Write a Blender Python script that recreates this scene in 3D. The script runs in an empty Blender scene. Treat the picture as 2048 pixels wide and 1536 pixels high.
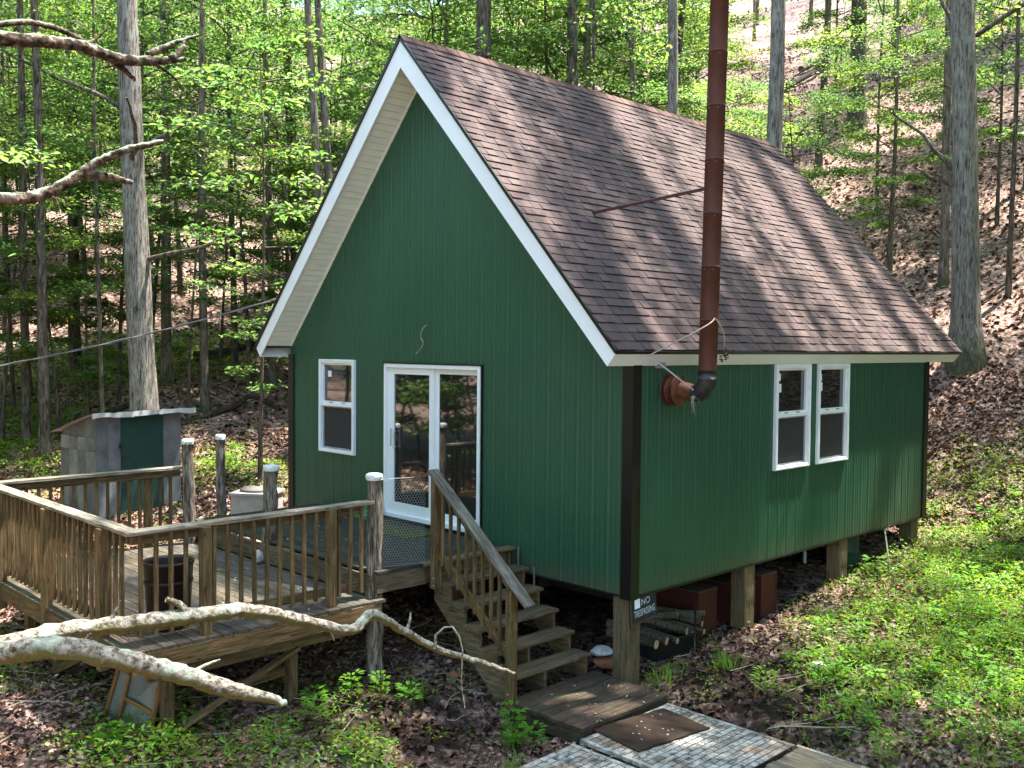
import bpy, math, random
import numpy as np
from mathutils import Vector, Matrix

# ------------------------------------------------------------------ camera, sky, sun, exposure
scn = bpy.context.scene
col = scn.collection
CAM = Vector((9.871, -8.088, 2.667))
yaw, pitch, roll, FPX = math.radians(-45.608), math.radians(-2.219), math.radians(0.513), 1938.858
fw = Vector((math.sin(yaw)*math.cos(pitch), math.cos(yaw)*math.cos(pitch), math.sin(pitch)))
rt = Vector((math.cos(yaw), -math.sin(yaw), 0)); up = rt.cross(fw)
R2 = rt*math.cos(roll)+up*math.sin(roll); U2 = -rt*math.sin(roll)+up*math.cos(roll)
cd = bpy.data.cameras.new('camera'); cam = bpy.data.objects.new('camera', cd); col.objects.link(cam)
M = Matrix.Identity(4)
for i in range(3):
    M[i][0], M[i][1], M[i][2], M[i][3] = R2[i], U2[i], -fw[i], CAM[i]
cam.matrix_world = M
cd.sensor_width = 36; cd.lens = FPX/2048*36; cd.clip_end = 600; cd.clip_start = 0.05
scn.camera = cam

SUN = Vector((0.103, 0.329, 0.939)).normalized()
w = bpy.data.worlds.new('World'); scn.world = w; w.use_nodes = True
nt = w.node_tree; nt.nodes.clear()
sky = nt.nodes.new('ShaderNodeTexSky'); sky.sky_type = 'NISHITA'; sky.sun_disc = False
sky.sun_elevation = math.asin(SUN.z); sky.sun_rotation = math.atan2(SUN.x, SUN.y)
bg = nt.nodes.new('ShaderNodeBackground'); bg.inputs[1].default_value = 0.15
wo = nt.nodes.new('ShaderNodeOutputWorld')
nt.links.new(sky.outputs[0], bg.inputs[0]); nt.links.new(bg.outputs[0], wo.inputs[0])
sd = bpy.data.lights.new('sun', 'SUN'); sd.energy = 5.0; sd.angle = math.radians(0.9); sd.color = (1, .95, .87)
so = bpy.data.objects.new('sun', sd); col.objects.link(so); so.rotation_euler = SUN.to_track_quat('Z', 'Y').to_euler()
vs = scn.view_settings; vs.view_transform = 'Standard'; vs.look = 'None'; vs.exposure = 2.45; vs.gamma = 1
vs.use_curve_mapping = False
scn.cycles.max_bounces = 8; scn.cycles.diffuse_bounces = 6; scn.cycles.transmission_bounces = 4
scn.cycles.transparent_max_bounces = 8; scn.cycles.caustics_reflective = False; scn.cycles.caustics_refractive = False
scn.cycles.sample_clamp_indirect = 6
scn.cycles.use_denoising = True

rnd = random.Random(7); rng = np.random.default_rng(11)

# ------------------------------------------------------------------ materials
class NT:
    def __init__(s, name, rough=.8, spec=.3, metal=0.0):
        s.m = bpy.data.materials.new(name); s.m.use_nodes = True; s.t = s.m.node_tree; s.n = s.t.nodes; s.l = s.t.links
        s.b = s.n['Principled BSDF']; s.b.inputs['Roughness'].default_value = rough
        s.b.inputs['Specular IOR Level'].default_value = spec; s.b.inputs['Metallic'].default_value = metal
        s.tc = s.n.new('ShaderNodeTexCoord')
        s.oi = None
    def coord(s, scale=(1,1,1), kind='Object', rnd_off=False):
        mp = s.n.new('ShaderNodeMapping'); mp.inputs['Scale'].default_value = scale
        src = s.tc.outputs[kind]
        if rnd_off:
            oi = s.n.new('ShaderNodeObjectInfo'); mu = s.n.new('ShaderNodeVectorMath'); mu.operation = 'SCALE'
            cx = s.n.new('ShaderNodeCombineXYZ'); 
            for i in range(3): s.l.new(oi.outputs['Random'], cx.inputs[i])
            s.l.new(cx.outputs[0], mu.inputs[0]); mu.inputs['Scale'].default_value = 37.0
            ad = s.n.new('ShaderNodeVectorMath'); s.l.new(src, ad.inputs[0]); s.l.new(mu.outputs[0], ad.inputs[1]); src = ad.outputs[0]
        s.l.new(src, mp.inputs[0]); return mp.outputs[0]
    def noise(s, co, scale=5, detail=5, rough=.6, dist=0):
        n = s.n.new('ShaderNodeTexNoise'); n.inputs['Scale'].default_value = scale; n.inputs['Detail'].default_value = detail
        n.inputs['Roughness'].default_value = rough; n.inputs['Distortion'].default_value = dist; s.l.new(co, n.inputs['Vector']); return n.outputs['Fac']
    def voro(s, co, scale=5, feature='F1', out='Distance'):
        n = s.n.new('ShaderNodeTexVoronoi'); n.feature = feature; n.inputs['Scale'].default_value = scale; s.l.new(co, n.inputs['Vector']); return n.outputs[out]
    def ramp(s, f, stops):
        r = s.n.new('ShaderNodeValToRGB'); e = r.color_ramp.elements
        while len(e) < len(stops): e.new(.5)
        for i, (p, c) in enumerate(stops):
            e[i].position = p; e[i].color = (*c, 1) if len(c) == 3 else c
        s.l.new(f, r.inputs[0]); return r.outputs[0]
    def mix(s, f, a, b, mode='MIX'):
        m = s.n.new('ShaderNodeMix'); m.data_type = 'RGBA'; m.blend_type = mode
        if isinstance(f, (int, float)): m.inputs[0].default_value = f
        else: s.l.new(f, m.inputs[0])
        for k, v in ((6, a), (7, b)):
            if isinstance(v, tuple): m.inputs[k].default_value = (*v, 1)
            else: s.l.new(v, m.inputs[k])
        return m.outputs[2]
    def math(s, op, a, b=0.0):
        m = s.n.new('ShaderNodeMath'); m.operation = op
        for k, v in ((0, a), (1, b)):
            if isinstance(v, (int, float)): m.inputs[k].default_value = v
            else: s.l.new(v, m.inputs[k])
        return m.outputs[0]
    def bump(s, h, dist=.01, strength=1.0):
        b = s.n.new('ShaderNodeBump'); b.inputs['Distance'].default_value = dist; b.inputs['Strength'].default_value = strength
        s.l.new(h, b.inputs['Height']); s.l.new(b.outputs[0], s.b.inputs['Normal'])
    def color(s, c):
        if isinstance(c, tuple): s.b.inputs['Base Color'].default_value = (*c, 1)
        else: s.l.new(c, s.b.inputs['Base Color'])
    def orand(s):
        return s.n.new('ShaderNodeObjectInfo').outputs['Random']
    def attr(s, name='tint'):
        a = s.n.new('ShaderNodeAttribute'); a.attribute_name = name; return a.outputs['Color']

def plain(name, c, rough=.6, spec=.3, metal=0, var=.25, scale=6, bump=.0):
    k = NT(name, rough, spec, metal); co = k.coord(rnd_off=True)
    n = k.noise(co, scale, 6)
    lo = tuple(v*(1-var) for v in c); hi = tuple(min(1, v*(1+var)) for v in c)
    k.color(k.ramp(n, [(.3, lo), (.7, hi)]))
    if bump: k.bump(k.noise(co, scale*6, 4), bump)
    return k.m

def wood(name, a, b, dark, moss=None, mossamt=.5, rough=.85):
    k = NT(name, rough, .15)
    co = k.coord((1.2, 14, 14), rnd_off=True)
    g = k.noise(co, 3.0, 8, .65, .8)
    c = k.ramp(g, [(.34, dark), (.46, a), (.60, b)])
    co2 = k.coord((1, 1, 1), rnd_off=True)
    n2 = k.noise(co2, 2.2, 5)
    tint = k.ramp(k.orand(), [(0, (.72, .70, .68)), (.5, (1, .97, .9)), (1, (1.18, 1.05, .92))])
    c = k.mix(1.0, c, tint, 'MULTIPLY')
    c = k.mix(k.ramp(n2, [(.35, (0, 0, 0)), (.75, (.7, .7, .7))]), c, dark)
    if moss:
        n3 = k.noise(co2, 3.1, 6); f = k.ramp(n3, [(.5, (0, 0, 0)), (.68, (mossamt,)*3)])
        c = k.mix(f, c, moss)
    kn = k.voro(k.coord((2.4, 7, 7), rnd_off=True), 1.3)
    c = k.mix(k.ramp(kn, [(.05, (.85,)*3), (.11, (0, 0, 0))]), c, tuple(v*.6 for v in dark))
    k.color(c)
    gr = k.noise(k.coord((.8, 45, 45), rnd_off=True), 2.5, 4)
    k.bump(k.math('ADD', g, k.math('MULTIPLY', gr, .6)), .006, .8)
    return k.m

def bark(name, light, mid, dark, moss=None, sx=9, amt=.02, lichen=None):
    k = NT(name, .95, .1)
    co = k.coord((sx, sx, 1.4)); n = k.noise(co, 2.2, 7, .7, .6)
    f = k.noise(k.coord((sx*2.2, sx*2.2, 3.2)), 2.2, 5, .65)
    h = k.math('ADD', n, k.math('MULTIPLY', f, .5))
    c = k.ramp(h, [(.60, dark), (.72, mid), (.86, light)])
    if lichen:
        l = k.noise(k.coord((2, 2, 1.6)), 2.6, 6); c = k.mix(k.ramp(l, [(.55, (0, 0, 0)), (.66, (.6,)*3)]), c, lichen)
    if moss:
        sep = k.n.new('ShaderNodeSeparateXYZ'); k.l.new(k.tc.outputs['Object'], sep.inputs[0])
        l = k.noise(k.coord((3, 3, 2)), 2, 5)
        zf = k.ramp(k.math('ADD', k.math('MULTIPLY', sep.outputs[2], -.6), l), [(.25, (0, 0, 0)), (.5, (.7,)*3)])
        c = k.mix(zf, c, moss)
    k.color(c); k.bump(h, amt*1.6, 1.0); return k.m

def leafmat(name, c0, c1, trans, tw=.45, rough=.45):
    k = NT(name, rough, .35)
    sp_t = k.ramp(k.orand(), [(0, (.62, .74, .8)), (.35, (.85, .92, .9)), (.7, (1, 1, 1)), (1, (1.3, 1.12, .9))])
    tint = k.mix(1.0, k.attr(), sp_t, 'MULTIPLY')
    k.color(k.mix(1.0, k.mix(k.noise(k.coord(), .45, 3), c0, c1), tint, 'MULTIPLY'))
    tr = k.n.new('ShaderNodeBsdfTranslucent'); mc = k.mix(1.0, trans, tint, 'MULTIPLY'); k.l.new(mc, tr.inputs[0])
    ms = k.n.new('ShaderNodeMixShader'); ms.inputs[0].default_value = tw
    k.l.new(k.b.outputs[0], ms.inputs[1]); k.l.new(tr.outputs[0], ms.inputs[2])
    k.l.new(ms.outputs[0], k.n['Material Output'].inputs['Surface']); return k.m

MAT = {}
def green_metal():
    k = NT('green painted metal', .42, .4)
    co = k.coord((14, 14, .35), kind='Object'); n = k.noise(co, 2, 4)
    big = k.noise(k.coord((1, 1, .5)), .9, 4)
    c = k.ramp(big, [(.3, (.0160, .066, .036)), (.7, (.0220, .081, .044))])
    c = k.mix(k.ramp(n, [(.60, (0, 0, 0)), (.85, (.12,)*3)]), c, (.16, .15, .09))
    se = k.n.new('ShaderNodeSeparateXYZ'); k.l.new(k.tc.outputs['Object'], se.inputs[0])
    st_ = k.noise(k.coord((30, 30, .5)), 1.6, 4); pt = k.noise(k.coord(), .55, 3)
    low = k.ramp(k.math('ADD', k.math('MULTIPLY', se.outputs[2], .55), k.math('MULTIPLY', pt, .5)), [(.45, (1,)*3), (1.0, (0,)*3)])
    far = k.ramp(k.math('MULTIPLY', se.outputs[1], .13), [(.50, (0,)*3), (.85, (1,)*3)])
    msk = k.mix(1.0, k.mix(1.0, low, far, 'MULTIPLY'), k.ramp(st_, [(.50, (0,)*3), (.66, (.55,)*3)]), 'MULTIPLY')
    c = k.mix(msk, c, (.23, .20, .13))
    mud = k.ramp(k.math('ADD', se.outputs[2], k.math('MULTIPLY', k.noise(k.coord(), 9, 5), .5)), [(.28, (.35,)*3), (.5, (0,)*3)])
    c = k.mix(mud, c, (.10, .075, .05))
    sp = k.voro(k.coord(), 2.3); c = k.mix(k.ramp(sp, [(.012, (1, 1, 1)), (.02, (0, 0, 0))]), c, (.12, .09, .04))
    k.color(c); k.b.inputs['Roughness'].default_value = .4
    k.bump(k.noise(k.coord((3, 3, .5)), 2, 2), .004, .5); return k.m
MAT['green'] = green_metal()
MAT['trim'] = plain('dark brown trim metal', (.007, .0055, .005), .35, .4, var=.2)
MAT['white'] = plain('white aluminium trim', (.78, .80, .80), .45, .4, var=.04, scale=2)
MAT['vinyl'] = plain('white vinyl', (.78, .79, .79), .35, .4, var=.05, scale=3)
MAT['soffit'] = plain('cream soffit vinyl', (.80, .85, .74), .55, .3, var=.06, scale=2)
def glass():
    k = NT('window glass', .03, .5); k.b.inputs['IOR'].default_value = 2.35; k.color((.012, .014, .012))
    k.bump(k.noise(k.coord(), .9, 2), .004, .5); return k.m
MAT['glass'] = glass()
MAT['screen'] = plain('grey insect screen', (.035, .032, .032), .7, .25, var=.1)
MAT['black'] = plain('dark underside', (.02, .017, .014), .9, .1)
def shingle():
    k = NT('brown asphalt shingle', .92, .12)
    g = k.noise(k.coord((1, 1, 1)), 160, 3, .8)
    c = k.mix(1.0, k.attr(), k.ramp(g, [(.3, (.68, .68, .68)), (.7, (1.3, 1.28, 1.25))]), 'MULTIPLY')
    c = k.mix(k.ramp(k.noise(k.coord((1,1,1), kind='Object'), .8, 4), [(.45, (0, 0, 0)), (.8, (.35,)*3)]), c, (.15, .115, .105))
    k.color(c); k.bump(g, .002, .8); return k.m
MAT['shingle'] = shingle()
MAT['shingle_dark'] = plain('dark shingle edge', (.022, .017, .016), .9, .1)
MAT['deck'] = wood('weathered deck board', (.10, .082, .06), (.16, .14, .11), (.045, .037, .028), (.06, .07, .03), .35)
MAT['deckgrey'] = wood('grey worn deck board', (.085, .078, .066), (.14, .13, .115), (.035, .031, .026), (.07, .08, .04), .3)
MAT['landing'] = wood('dark green-grey worn board', (.036, .040, .033), (.058, .062, .052), (.02, .022, .018), (.05, .065, .025), .5)
MAT['rail'] = wood('treated lumber', (.120, .080, .038), (.235, .165, .088), (.045, .030, .016), (.085, .09, .035), .6)
MAT['cap'] = wood('silvered rail cap', (.16, .145, .115), (.33, .315, .28), (.05, .045, .033), (.10, .10, .045), .6)
MAT['tread'] = wood('stair tread lumber', (.125, .095, .055), (.22, .175, .11), (.05, .038, .024), (.09, .095, .04), .6)
MAT['plat'] = wood('dark platform board', (.060, .044, .034), (.095, .074, .06), (.026, .02, .016), (.075, .08, .03), .6)
MAT['planks'] = wood('mossy walkway plank', (.20, .17, .12), (.33, .30, .24), (.08, .07, .045), (.14, .13, .06), .7)
MAT['post'] = wood('support post timber', (.14, .105, .06), (.21, .165, .10), (.06, .045, .028), (.08, .08, .03), .5)
MAT['oldframe'] = wood('orange stained frame', (.22, .11, .05), (.32, .18, .09), (.09, .045, .02))
MAT['log'] = bark('stripped grey log', (.36, .31, .25), (.15, .12, .09), (.03, .022, .016), sx=14, amt=.02)
MAT['paintcap'] = plain('thick white paint', (.60, .64, .62), .5, .4, var=.1, scale=20, bump=.004)
MAT['bark_pale'] = bark('pale grey oak bark', (.34, .31, .27), (.19, .165, .14), (.035, .03, .024), moss=(.05, .075, .025), sx=13, amt=.03, lichen=(.34, .37, .30))
MAT['bark_mid'] = bark('brown grey bark', (.24, .20, .16), (.14, .115, .09), (.04, .032, .025), moss=(.05, .07, .02), sx=7, amt=.02, lichen=(.2, .22, .15))
MAT['bark_dark'] = bark('dark furrowed bark', (.17, .14, .11), (.085, .07, .055), (.025, .02, .015), sx=7, amt=.02)
def limbmat():
    k = NT('lichen covered dead limb', .95, .1)
    co = k.coord(); n = k.noise(co, 34, 8, .72); big = k.noise(co, 8, 5)
    c = k.ramp(n, [(.38, (.045, .035, .025)), (.47, (.17, .145, .11)), (.60, (.40, .365, .31))])
    c = k.mix(k.ramp(big, [(.5, (0,)*3), (.62, (.75,)*3)]), c, (.36, .42, .33))
    g = k.n.new('ShaderNodeNewGeometry'); s = k.n.new('ShaderNodeSeparateXYZ'); k.l.new(g.outputs['Normal'], s.inputs[0])
    ms = k.noise(co, 9, 5)
    c = k.mix(k.ramp(k.math('ADD', k.math('MULTIPLY', s.outputs[2], -.45), ms), [(.42, (0,)*3), (.62, (.9,)*3)]), c, (.11, .095, .02))
    k.color(c); k.bump(k.math('ADD', n, k.noise(co, 60, 4)), .012, 1); return k.m
MAT['limb'] = limbmat()
def darklimb():
    k = NT('lichen spotted rotting limb', .95, .1)
    co = k.coord(); n = k.noise(co, 22, 7, .65); big = k.noise(co, 6, 4)
    c = k.ramp(n, [(.38, (.015, .011, .008)), (.5, (.065, .042, .03)), (.64, (.19, .145, .105))])
    g = k.n.new('ShaderNodeNewGeometry'); s = k.n.new('ShaderNodeSeparateXYZ'); k.l.new(g.outputs['Normal'], s.inputs[0])
    c = k.mix(k.ramp(k.math('ADD', k.math('MULTIPLY', s.outputs[2], .22), k.math('ADD', k.math('MULTIPLY', big, .5), k.math('MULTIPLY', n, .5))), [(.60, (0,)*3), (.70, (.8,)*3)]), c, (.25, .31, .23))
    k.color(c); k.bump(n, .012, 1); return k.m
MAT['darklimb'] = darklimb()
MAT['deadwood'] = plain('dark fallen wood', (.05, .04, .032), .95, .1, var=.5, scale=8, bump=.01)
MAT['twig'] = plain('dry pale twig', (.34, .29, .22), .9, .1, var=.3, scale=20)
MAT['leaf'] = leafmat('spring green leaf', (.055, .105, .032), (.10, .155, .045), (.25, .41, .085), .50)
MAT['leaf_far'] = leafmat('canopy green leaf', (.040, .090, .016), (.075, .13, .022), (.23, .37, .08), .50)
MAT['weed'] = leafmat('bright ground cover', (.12, .23, .022), (.19, .33, .030), (.33, .56, .03), .42)
MAT['litter'] = None
def litter():
    k = NT('dry fallen leaf', .85, .08); k.color(k.attr()); return k.m
MAT['litter'] = litter()
def rust():
    k = NT('rusty red stovepipe', .62, .35, .0); co = k.coord()
    n = k.noise(co, 5, 7, .7); f = k.noise(co, 45, 3)
    c = k.ramp(n, [(.3, (.050, .015, .009)), (.55, (.078, .023, .013)), (.75, (.105, .034, .018))])
    c = k.mix(k.ramp(f, [(.6, (0,)*3), (.75, (.3,)*3)]), c, (.05, .02, .012)); k.color(c); return k.m
MAT['rust'] = rust()
MAT['rustorange'] = plain('orange rust', (.12, .045, .022), .8, .2, var=.6, scale=7)
MAT['pipeblack'] = plain('black stovepipe enamel', (.018, .018, .019), .4, .45, var=.2)
MAT['steel'] = plain('bare metal', (.45, .45, .45), .4, .5, .8, var=.1)
MAT['redbox'] = plain('oxblood metal', (.060, .016, .011), .6, .3, var=.25, scale=4)
MAT['redtop'] = plain('dusty oxblood top', (.10, .075, .06), .8, .2, var=.3, scale=5)
MAT['barrel'] = plain('maroon brown plastic', (.018, .009, .0085), .45, .35, var=.15)
MAT['tub'] = plain('black plastic tub', (.012, .013, .014), .45, .4)
MAT['galv'] = plain('dull galvanised sheet', (.30, .31, .31), .6, .4, .2, var=.25, scale=4)
MAT['shedgrey'] = plain('mottled grey sheathing', (.12, .13, .135), .8, .2, var=.4, scale=3)
MAT['shedpale'] = plain('pale grey sheathing', (.20, .21, .205), .8, .2, var=.35, scale=3)
MAT['shedgreen'] = plain('dark green door sheet', (.014, .045, .036), .5, .3, var=.15)
MAT['shedroof'] = plain('pale roofing sheet', (.33, .35, .35), .6, .3, var=.25, scale=3)
MAT['concrete'] = plain('pale concrete', (.33, .31, .28), .9, .2, var=.15, bump=.004)
MAT['lid'] = plain('brown rubber lid', (.10, .085, .078), .7, .3, var=.15)
MAT['stone'] = plain('pale stone', (.5, .46, .42), .9, .2, var=.3, scale=12, bump=.01)
MAT['terracotta'] = plain('terracotta', (.26, .10, .06), .8, .2, var=.3, scale=8)
MAT['bag'] = plain('white plastic bag', (.6, .62, .62), .35, .5, var=.3, scale=14, bump=.01)
MAT['greenmat'] = plain('green astroturf mat', (.055, .075, .022), .95, .1, var=.5, scale=14, bump=.01)
MAT['brownmat'] = plain('soaked brown doormat', (.030, .017, .009), .85, .3, var=.35, scale=10, bump=.004)
MAT['sign'] = plain('black weathered sign', (.022, .024, .025), .7, .3, var=.5, scale=12)
MAT['letters'] = plain('worn pale lettering', (.34, .39, .43), .7, .2, var=.4, scale=40)
MAT['signred'] = plain('white paper', (.75, .78, .80), .7, .2, var=.05)
MAT['boxgreen'] = plain('green printed carton', (.05, .20, .07), .5, .3, var=.1)
MAT['wire'] = plain('galvanised wire', (.42, .43, .42), .5, .5, .5, var=.1)
MAT['cable'] = plain('grey service cable', (.12, .12, .125), .5, .3, var=.2)
MAT['cutwood'] = plain('fresh cut wood', (.42, .28, .14), .8, .2, var=.3, scale=20)
MAT['logbark'] = bark('firewood bark', (.16, .14, .11), (.09, .075, .055), (.03, .025, .02), sx=20, amt=.008, lichen=(.12, .14, .08))
MAT['hose'] = plain('pale green hose', (.22, .30, .18), .5, .3)
MAT['whitebrick'] = None
def wbrick():
    k = NT('weathered white brick tile', .85, .2)
    g = k.n.new('ShaderNodeNewGeometry'); co = g.outputs['Position']
    n = k.noise(co, 14, 8, .75); n2 = k.noise(co, 2.6, 5); n3 = k.noise(co, 4.5, 4)
    c = k.ramp(n, [(.38, (.13, .11, .085)), (.48, (.38, .35, .30)), (.64, (.62, .59, .54))])
    c = k.mix(k.ramp(n2, [(.50, (0,)*3), (.66, (.7,)*3)]), c, (.34, .20, .11))
    c = k.mix(k.ramp(n3, [(.52, (0,)*3), (.66, (.75,)*3)]), c, (.07, .06, .045))
    c = k.mix(1.0, c, k.ramp(k.orand(), [(0, (.8, .8, .8)), (1, (1.1, 1.1, 1.1))]), 'MULTIPLY')
    k.color(c); k.bump(n, .003, .8); return k.m
MAT['whitebrick'] = wbrick()
MAT['grout'] = plain('dirty grout', (.05, .045, .04), .95, .1, var=.3, scale=12)

def groundmat():
    k = NT('leaf covered soil', .92, .15)
    co = k.coord(kind='Object')
    v = k.voro(co, 14, 'F1', 'Color'); vd = k.voro(co, 14)
    v2 = k.voro(co, 33, 'F1', 'Color')
    s = k.n.new('ShaderNodeSeparateColor'); k.l.new(v, s.inputs[0])
    s2 = k.n.new('ShaderNodeSeparateColor'); k.l.new(v2, s2.inputs[0])
    lv = k.math('ADD', k.math('MULTIPLY', s.outputs[0], .6), k.math('MULTIPLY', s2.outputs[0], .4))
    leafc = k.ramp(lv, [(.15, (.06, .038, .030)), (.4, (.15, .095, .075)), (.65, (.27, .18, .145)), (.9, (.42, .31, .26))])
    soil = k.ramp(k.noise(co, 3.5, 8, .7), [(.3, (.010, .007, .005)), (.7, (.034, .022, .015))])
    a = k.n.new('ShaderNodeAttribute'); a.attribute_name = 'cover'
    sc = k.n.new('ShaderNodeSeparateColor'); k.l.new(a.outputs['Color'], sc.inputs[0])
    big = k.noise(co, 1.1, 5)
    f = k.ramp(k.math('ADD', sc.outputs[0], k.math('MULTIPLY', k.math('SUBTRACT', k.noise(co, 5, 5), .5), .9)), [(.35, (0,)*3), (.65, (1,)*3)])
    c = k.mix(f, soil, leafc)
    g = k.ramp(k.math('ADD', sc.outputs[1], k.math('MULTIPLY', k.math('SUBTRACT', k.noise(co, 8, 5), .5), 1.0)), [(.45, (0,)*3), (.7, (.8,)*3)])
    c = k.mix(g, c, k.ramp(k.noise(co, 30, 4), [(.35, (.02, .035, .01)), (.65, (.07, .12, .02))]))
    k.color(c)
    k.bump(k.math('ADD', k.math('MULTIPLY', k.noise(co, 12, 6, .7), .7), k.math('MULTIPLY', vd, .5)), .05, .9)
    return k.m
MAT['ground'] = groundmat()

# ------------------------------------------------------------------ object helpers
W = {}
def new(name, data, parent=None, world=None):
    o = bpy.data.objects.new(name, data); col.objects.link(o)
    world = world.copy() if world is not None else Matrix.Identity(4)
    W[o] = world
    if parent is not None:
        o.parent = parent; o.matrix_basis = W[parent].inverted() @ world
    else:
        o.matrix_basis = world
    return o
def tag(o, label=None, cat=None, group=None, kind=None):
    if label: o['label'] = label
    if cat: o['category'] = cat
    if group: o['group'] = group
    if kind: o['kind'] = kind
    return o
def thing(name, label, cat, loc=(0, 0, 0), group=None):
    return tag(new(name, None, None, Matrix.Translation(Vector(loc))), label, cat, group)
def mesh(name, v, f, mat=None, smooth=False, tint=None):
    me = bpy.data.meshes.new(name)
    me.from_pydata([tuple(map(float, p)) for p in v], [], [tuple(map(int, q)) for q in f])
    if mat is not None: me.materials.append(MAT[mat] if isinstance(mat, str) else mat)
    if smooth: me.polygons.foreach_set('use_smooth', [True]*len(me.polygons))
    if tint is not None:
        ca = me.color_attributes.new('tint', 'FLOAT_COLOR', 'POINT'); ca.data.foreach_set('color', np.asarray(tint, dtype=np.float32).ravel())
    me.update(); return me
def fastmesh(name, V, F, mat, tint=None, smooth=False, extra=None):
    """V (n,3), F (m,k) arrays of equal sized faces"""
    me = bpy.data.meshes.new(name); n, m, k = len(V), len(F), F.shape[1]
    me.vertices.add(n); me.vertices.foreach_set('co', np.asarray(V, dtype=np.float32).ravel())
    me.loops.add(m*k); me.loops.foreach_set('vertex_index', F.ravel().astype(np.int32))
    me.polygons.add(m); me.polygons.foreach_set('loop_start', np.arange(0, m*k, k, dtype=np.int32)); me.polygons.foreach_set('loop_total', np.full(m, k, dtype=np.int32))
    me.materials.append(MAT[mat]); me.update(calc_edges=True)
    if smooth: me.polygons.foreach_set('use_smooth', np.ones(m, dtype=bool))
    for nm, t in (('tint', tint), ('cover', extra)):
        if t is not None:
            c = np.ones((n, 4), dtype=np.float32); c[:, :3] = t
            ca = me.color_attributes.new(nm, 'FLOAT_COLOR', 'POINT'); ca.data.foreach_set('color', c.ravel())
    return me

BOXF = [(0, 3, 2, 1), (4, 5, 6, 7), (0, 1, 5, 4), (1, 2, 6, 5), (2, 3, 7, 6), (3, 0, 4, 7)]
def boxes(name, L, mat, xf=None):
    v, f = [], []
    for (x0, y0, z0, x1, y1, z1) in L:
        b = len(v)
        v += [(x0, y0, z0), (x1, y0, z0), (x1, y1, z0), (x0, y1, z0), (x0, y0, z1), (x1, y0, z1), (x1, y1, z1), (x0, y1, z1)]
        f += [tuple(b+i for i in q) for q in BOXF]
    if xf is not None: v = [xf @ Vector(p) for p in v]
    return mesh(name, v, f, mat)
_bc = {}
def beam_mesh(l, w, t, mat, ch=.004):
    key = (round(l, 3), round(w, 3), round(t, 3), mat)
    if key in _bc: return _bc[key]
    a, b = w/2, t/2
    sec = [(-a+ch, -b), (a-ch, -b), (a, -b+ch), (a, b-ch), (a-ch, b), (-a+ch, b), (-a, b-ch), (-a, -b+ch)]
    v = [(-l/2, y, z) for y, z in sec]+[(l/2, y, z) for y, z in sec]
    f = [(i, (i+1) % 8, 8+(i+1) % 8, 8+i) for i in range(8)] + [tuple(range(7, -1, -1)), tuple(range(8, 16))]
    me = mesh('beam', v, f, mat); _bc[key] = me; return me
def frame_mat(p0, p1, upv=(0, 0, 1)):
    p0, p1 = Vector(p0), Vector(p1); x = (p1-p0).normalized(); z = Vector(upv); 
    if abs(x.dot(z)) > .98: z = Vector((0, 1, 0))
    y = z.cross(x).normalized(); z = x.cross(y)
    m = Matrix.Identity(4)
    for i in range(3): m[i][0], m[i][1], m[i][2], m[i][3] = x[i], y[i], z[i], (p0[i]+p1[i])/2
    return m
def beam(name, p0, p1, w, t, mat, parent, upv=(0, 0, 1), jit=0):
    l = (Vector(p1)-Vector(p0)).length
    m = frame_mat(p0, p1, upv)
    if jit: m = m @ Matrix.Rotation(rnd.uniform(-jit, jit), 4, 'X') @ Matrix.Rotation(rnd.uniform(-jit, jit)*.4, 4, 'Z')
    return new(name, beam_mesh(l, w, t, mat), parent, m)

def tube_arrays(P, R, n=8, noise=0, seed=0, cap=True, ridge=0):
    P = [Vector(p) for p in P]; r = random.Random(seed); v, f = [], []
    ph = [r.uniform(0, 6.28) for _ in range(n)]
    rid = [r.uniform(-1, 1) for _ in range(n)]
    ref = Vector((0, 0, 1)); 
    if abs((P[-1]-P[0]).normalized().dot(ref)) > .9: ref = Vector((1, 0, 0))
    for i, p in enumerate(P):
        d = (P[min(i+1, len(P)-1)]-P[max(i-1, 0)]).normalized()
        a = d.cross(ref).normalized(); b = d.cross(a)
        for k in range(n):
            an = 6.28318*k/n; rr = R[i]*(1+noise*r.uniform(-1, 1)+ridge*(rid[k]*.6+.4*math.sin(ph[k]+i*1.3)))
            v.append(p+a*math.cos(an)*rr+b*math.sin(an)*rr)
    for i in range(len(P)-1):
        for k in range(n):
            f.append((i*n+k, i*n+(k+1) % n, (i+1)*n+(k+1) % n, (i+1)*n+k))
    if cap: f += [tuple(range(n)), tuple(range(len(v)-1, len(v)-1-n, -1))]
    return v, f
def smooth_path(P, R, sub=4, wob=0, seed=0):
    P = [Vector(p) for p in P]; r = random.Random(seed); out, ro = [], []
    for i in range(len(P)-1):
        p0, p1, p2, p3 = P[max(i-1, 0)], P[i], P[i+1], P[min(i+2, len(P)-1)]
        for s in range(sub):
            t = s/sub; q = .5*((2*p1)+(p2-p0)*t+(2*p0-5*p1+4*p2-p3)*t*t+(3*p1-p0-3*p2+p3)*t**3)
            if wob: q = q+Vector((r.gauss(0, wob), r.gauss(0, wob), r.gauss(0, wob)))
            out.append(q); ro.append(R[i]*(1-t)+R[i+1]*t)
    out.append(P[-1]); ro.append(R[-1]); return out, ro
def tube(name, P, R, mat, parent=None, n=8, noise=0, seed=0, ridge=0, smooth=True, sub=0, wob=0):
    if isinstance(R, (int, float)): R = [R]*len(P)
    if sub: P, R = smooth_path(P, R, sub, wob, seed)
    o0 = Vector(P[0])
    v, f = tube_arrays(P, R, n, noise, seed, ridge=ridge); v = [p-o0 for p in v]
    return new(name, mesh(name, v, f, mat, smooth), parent, Matrix.Translation(o0))
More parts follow.
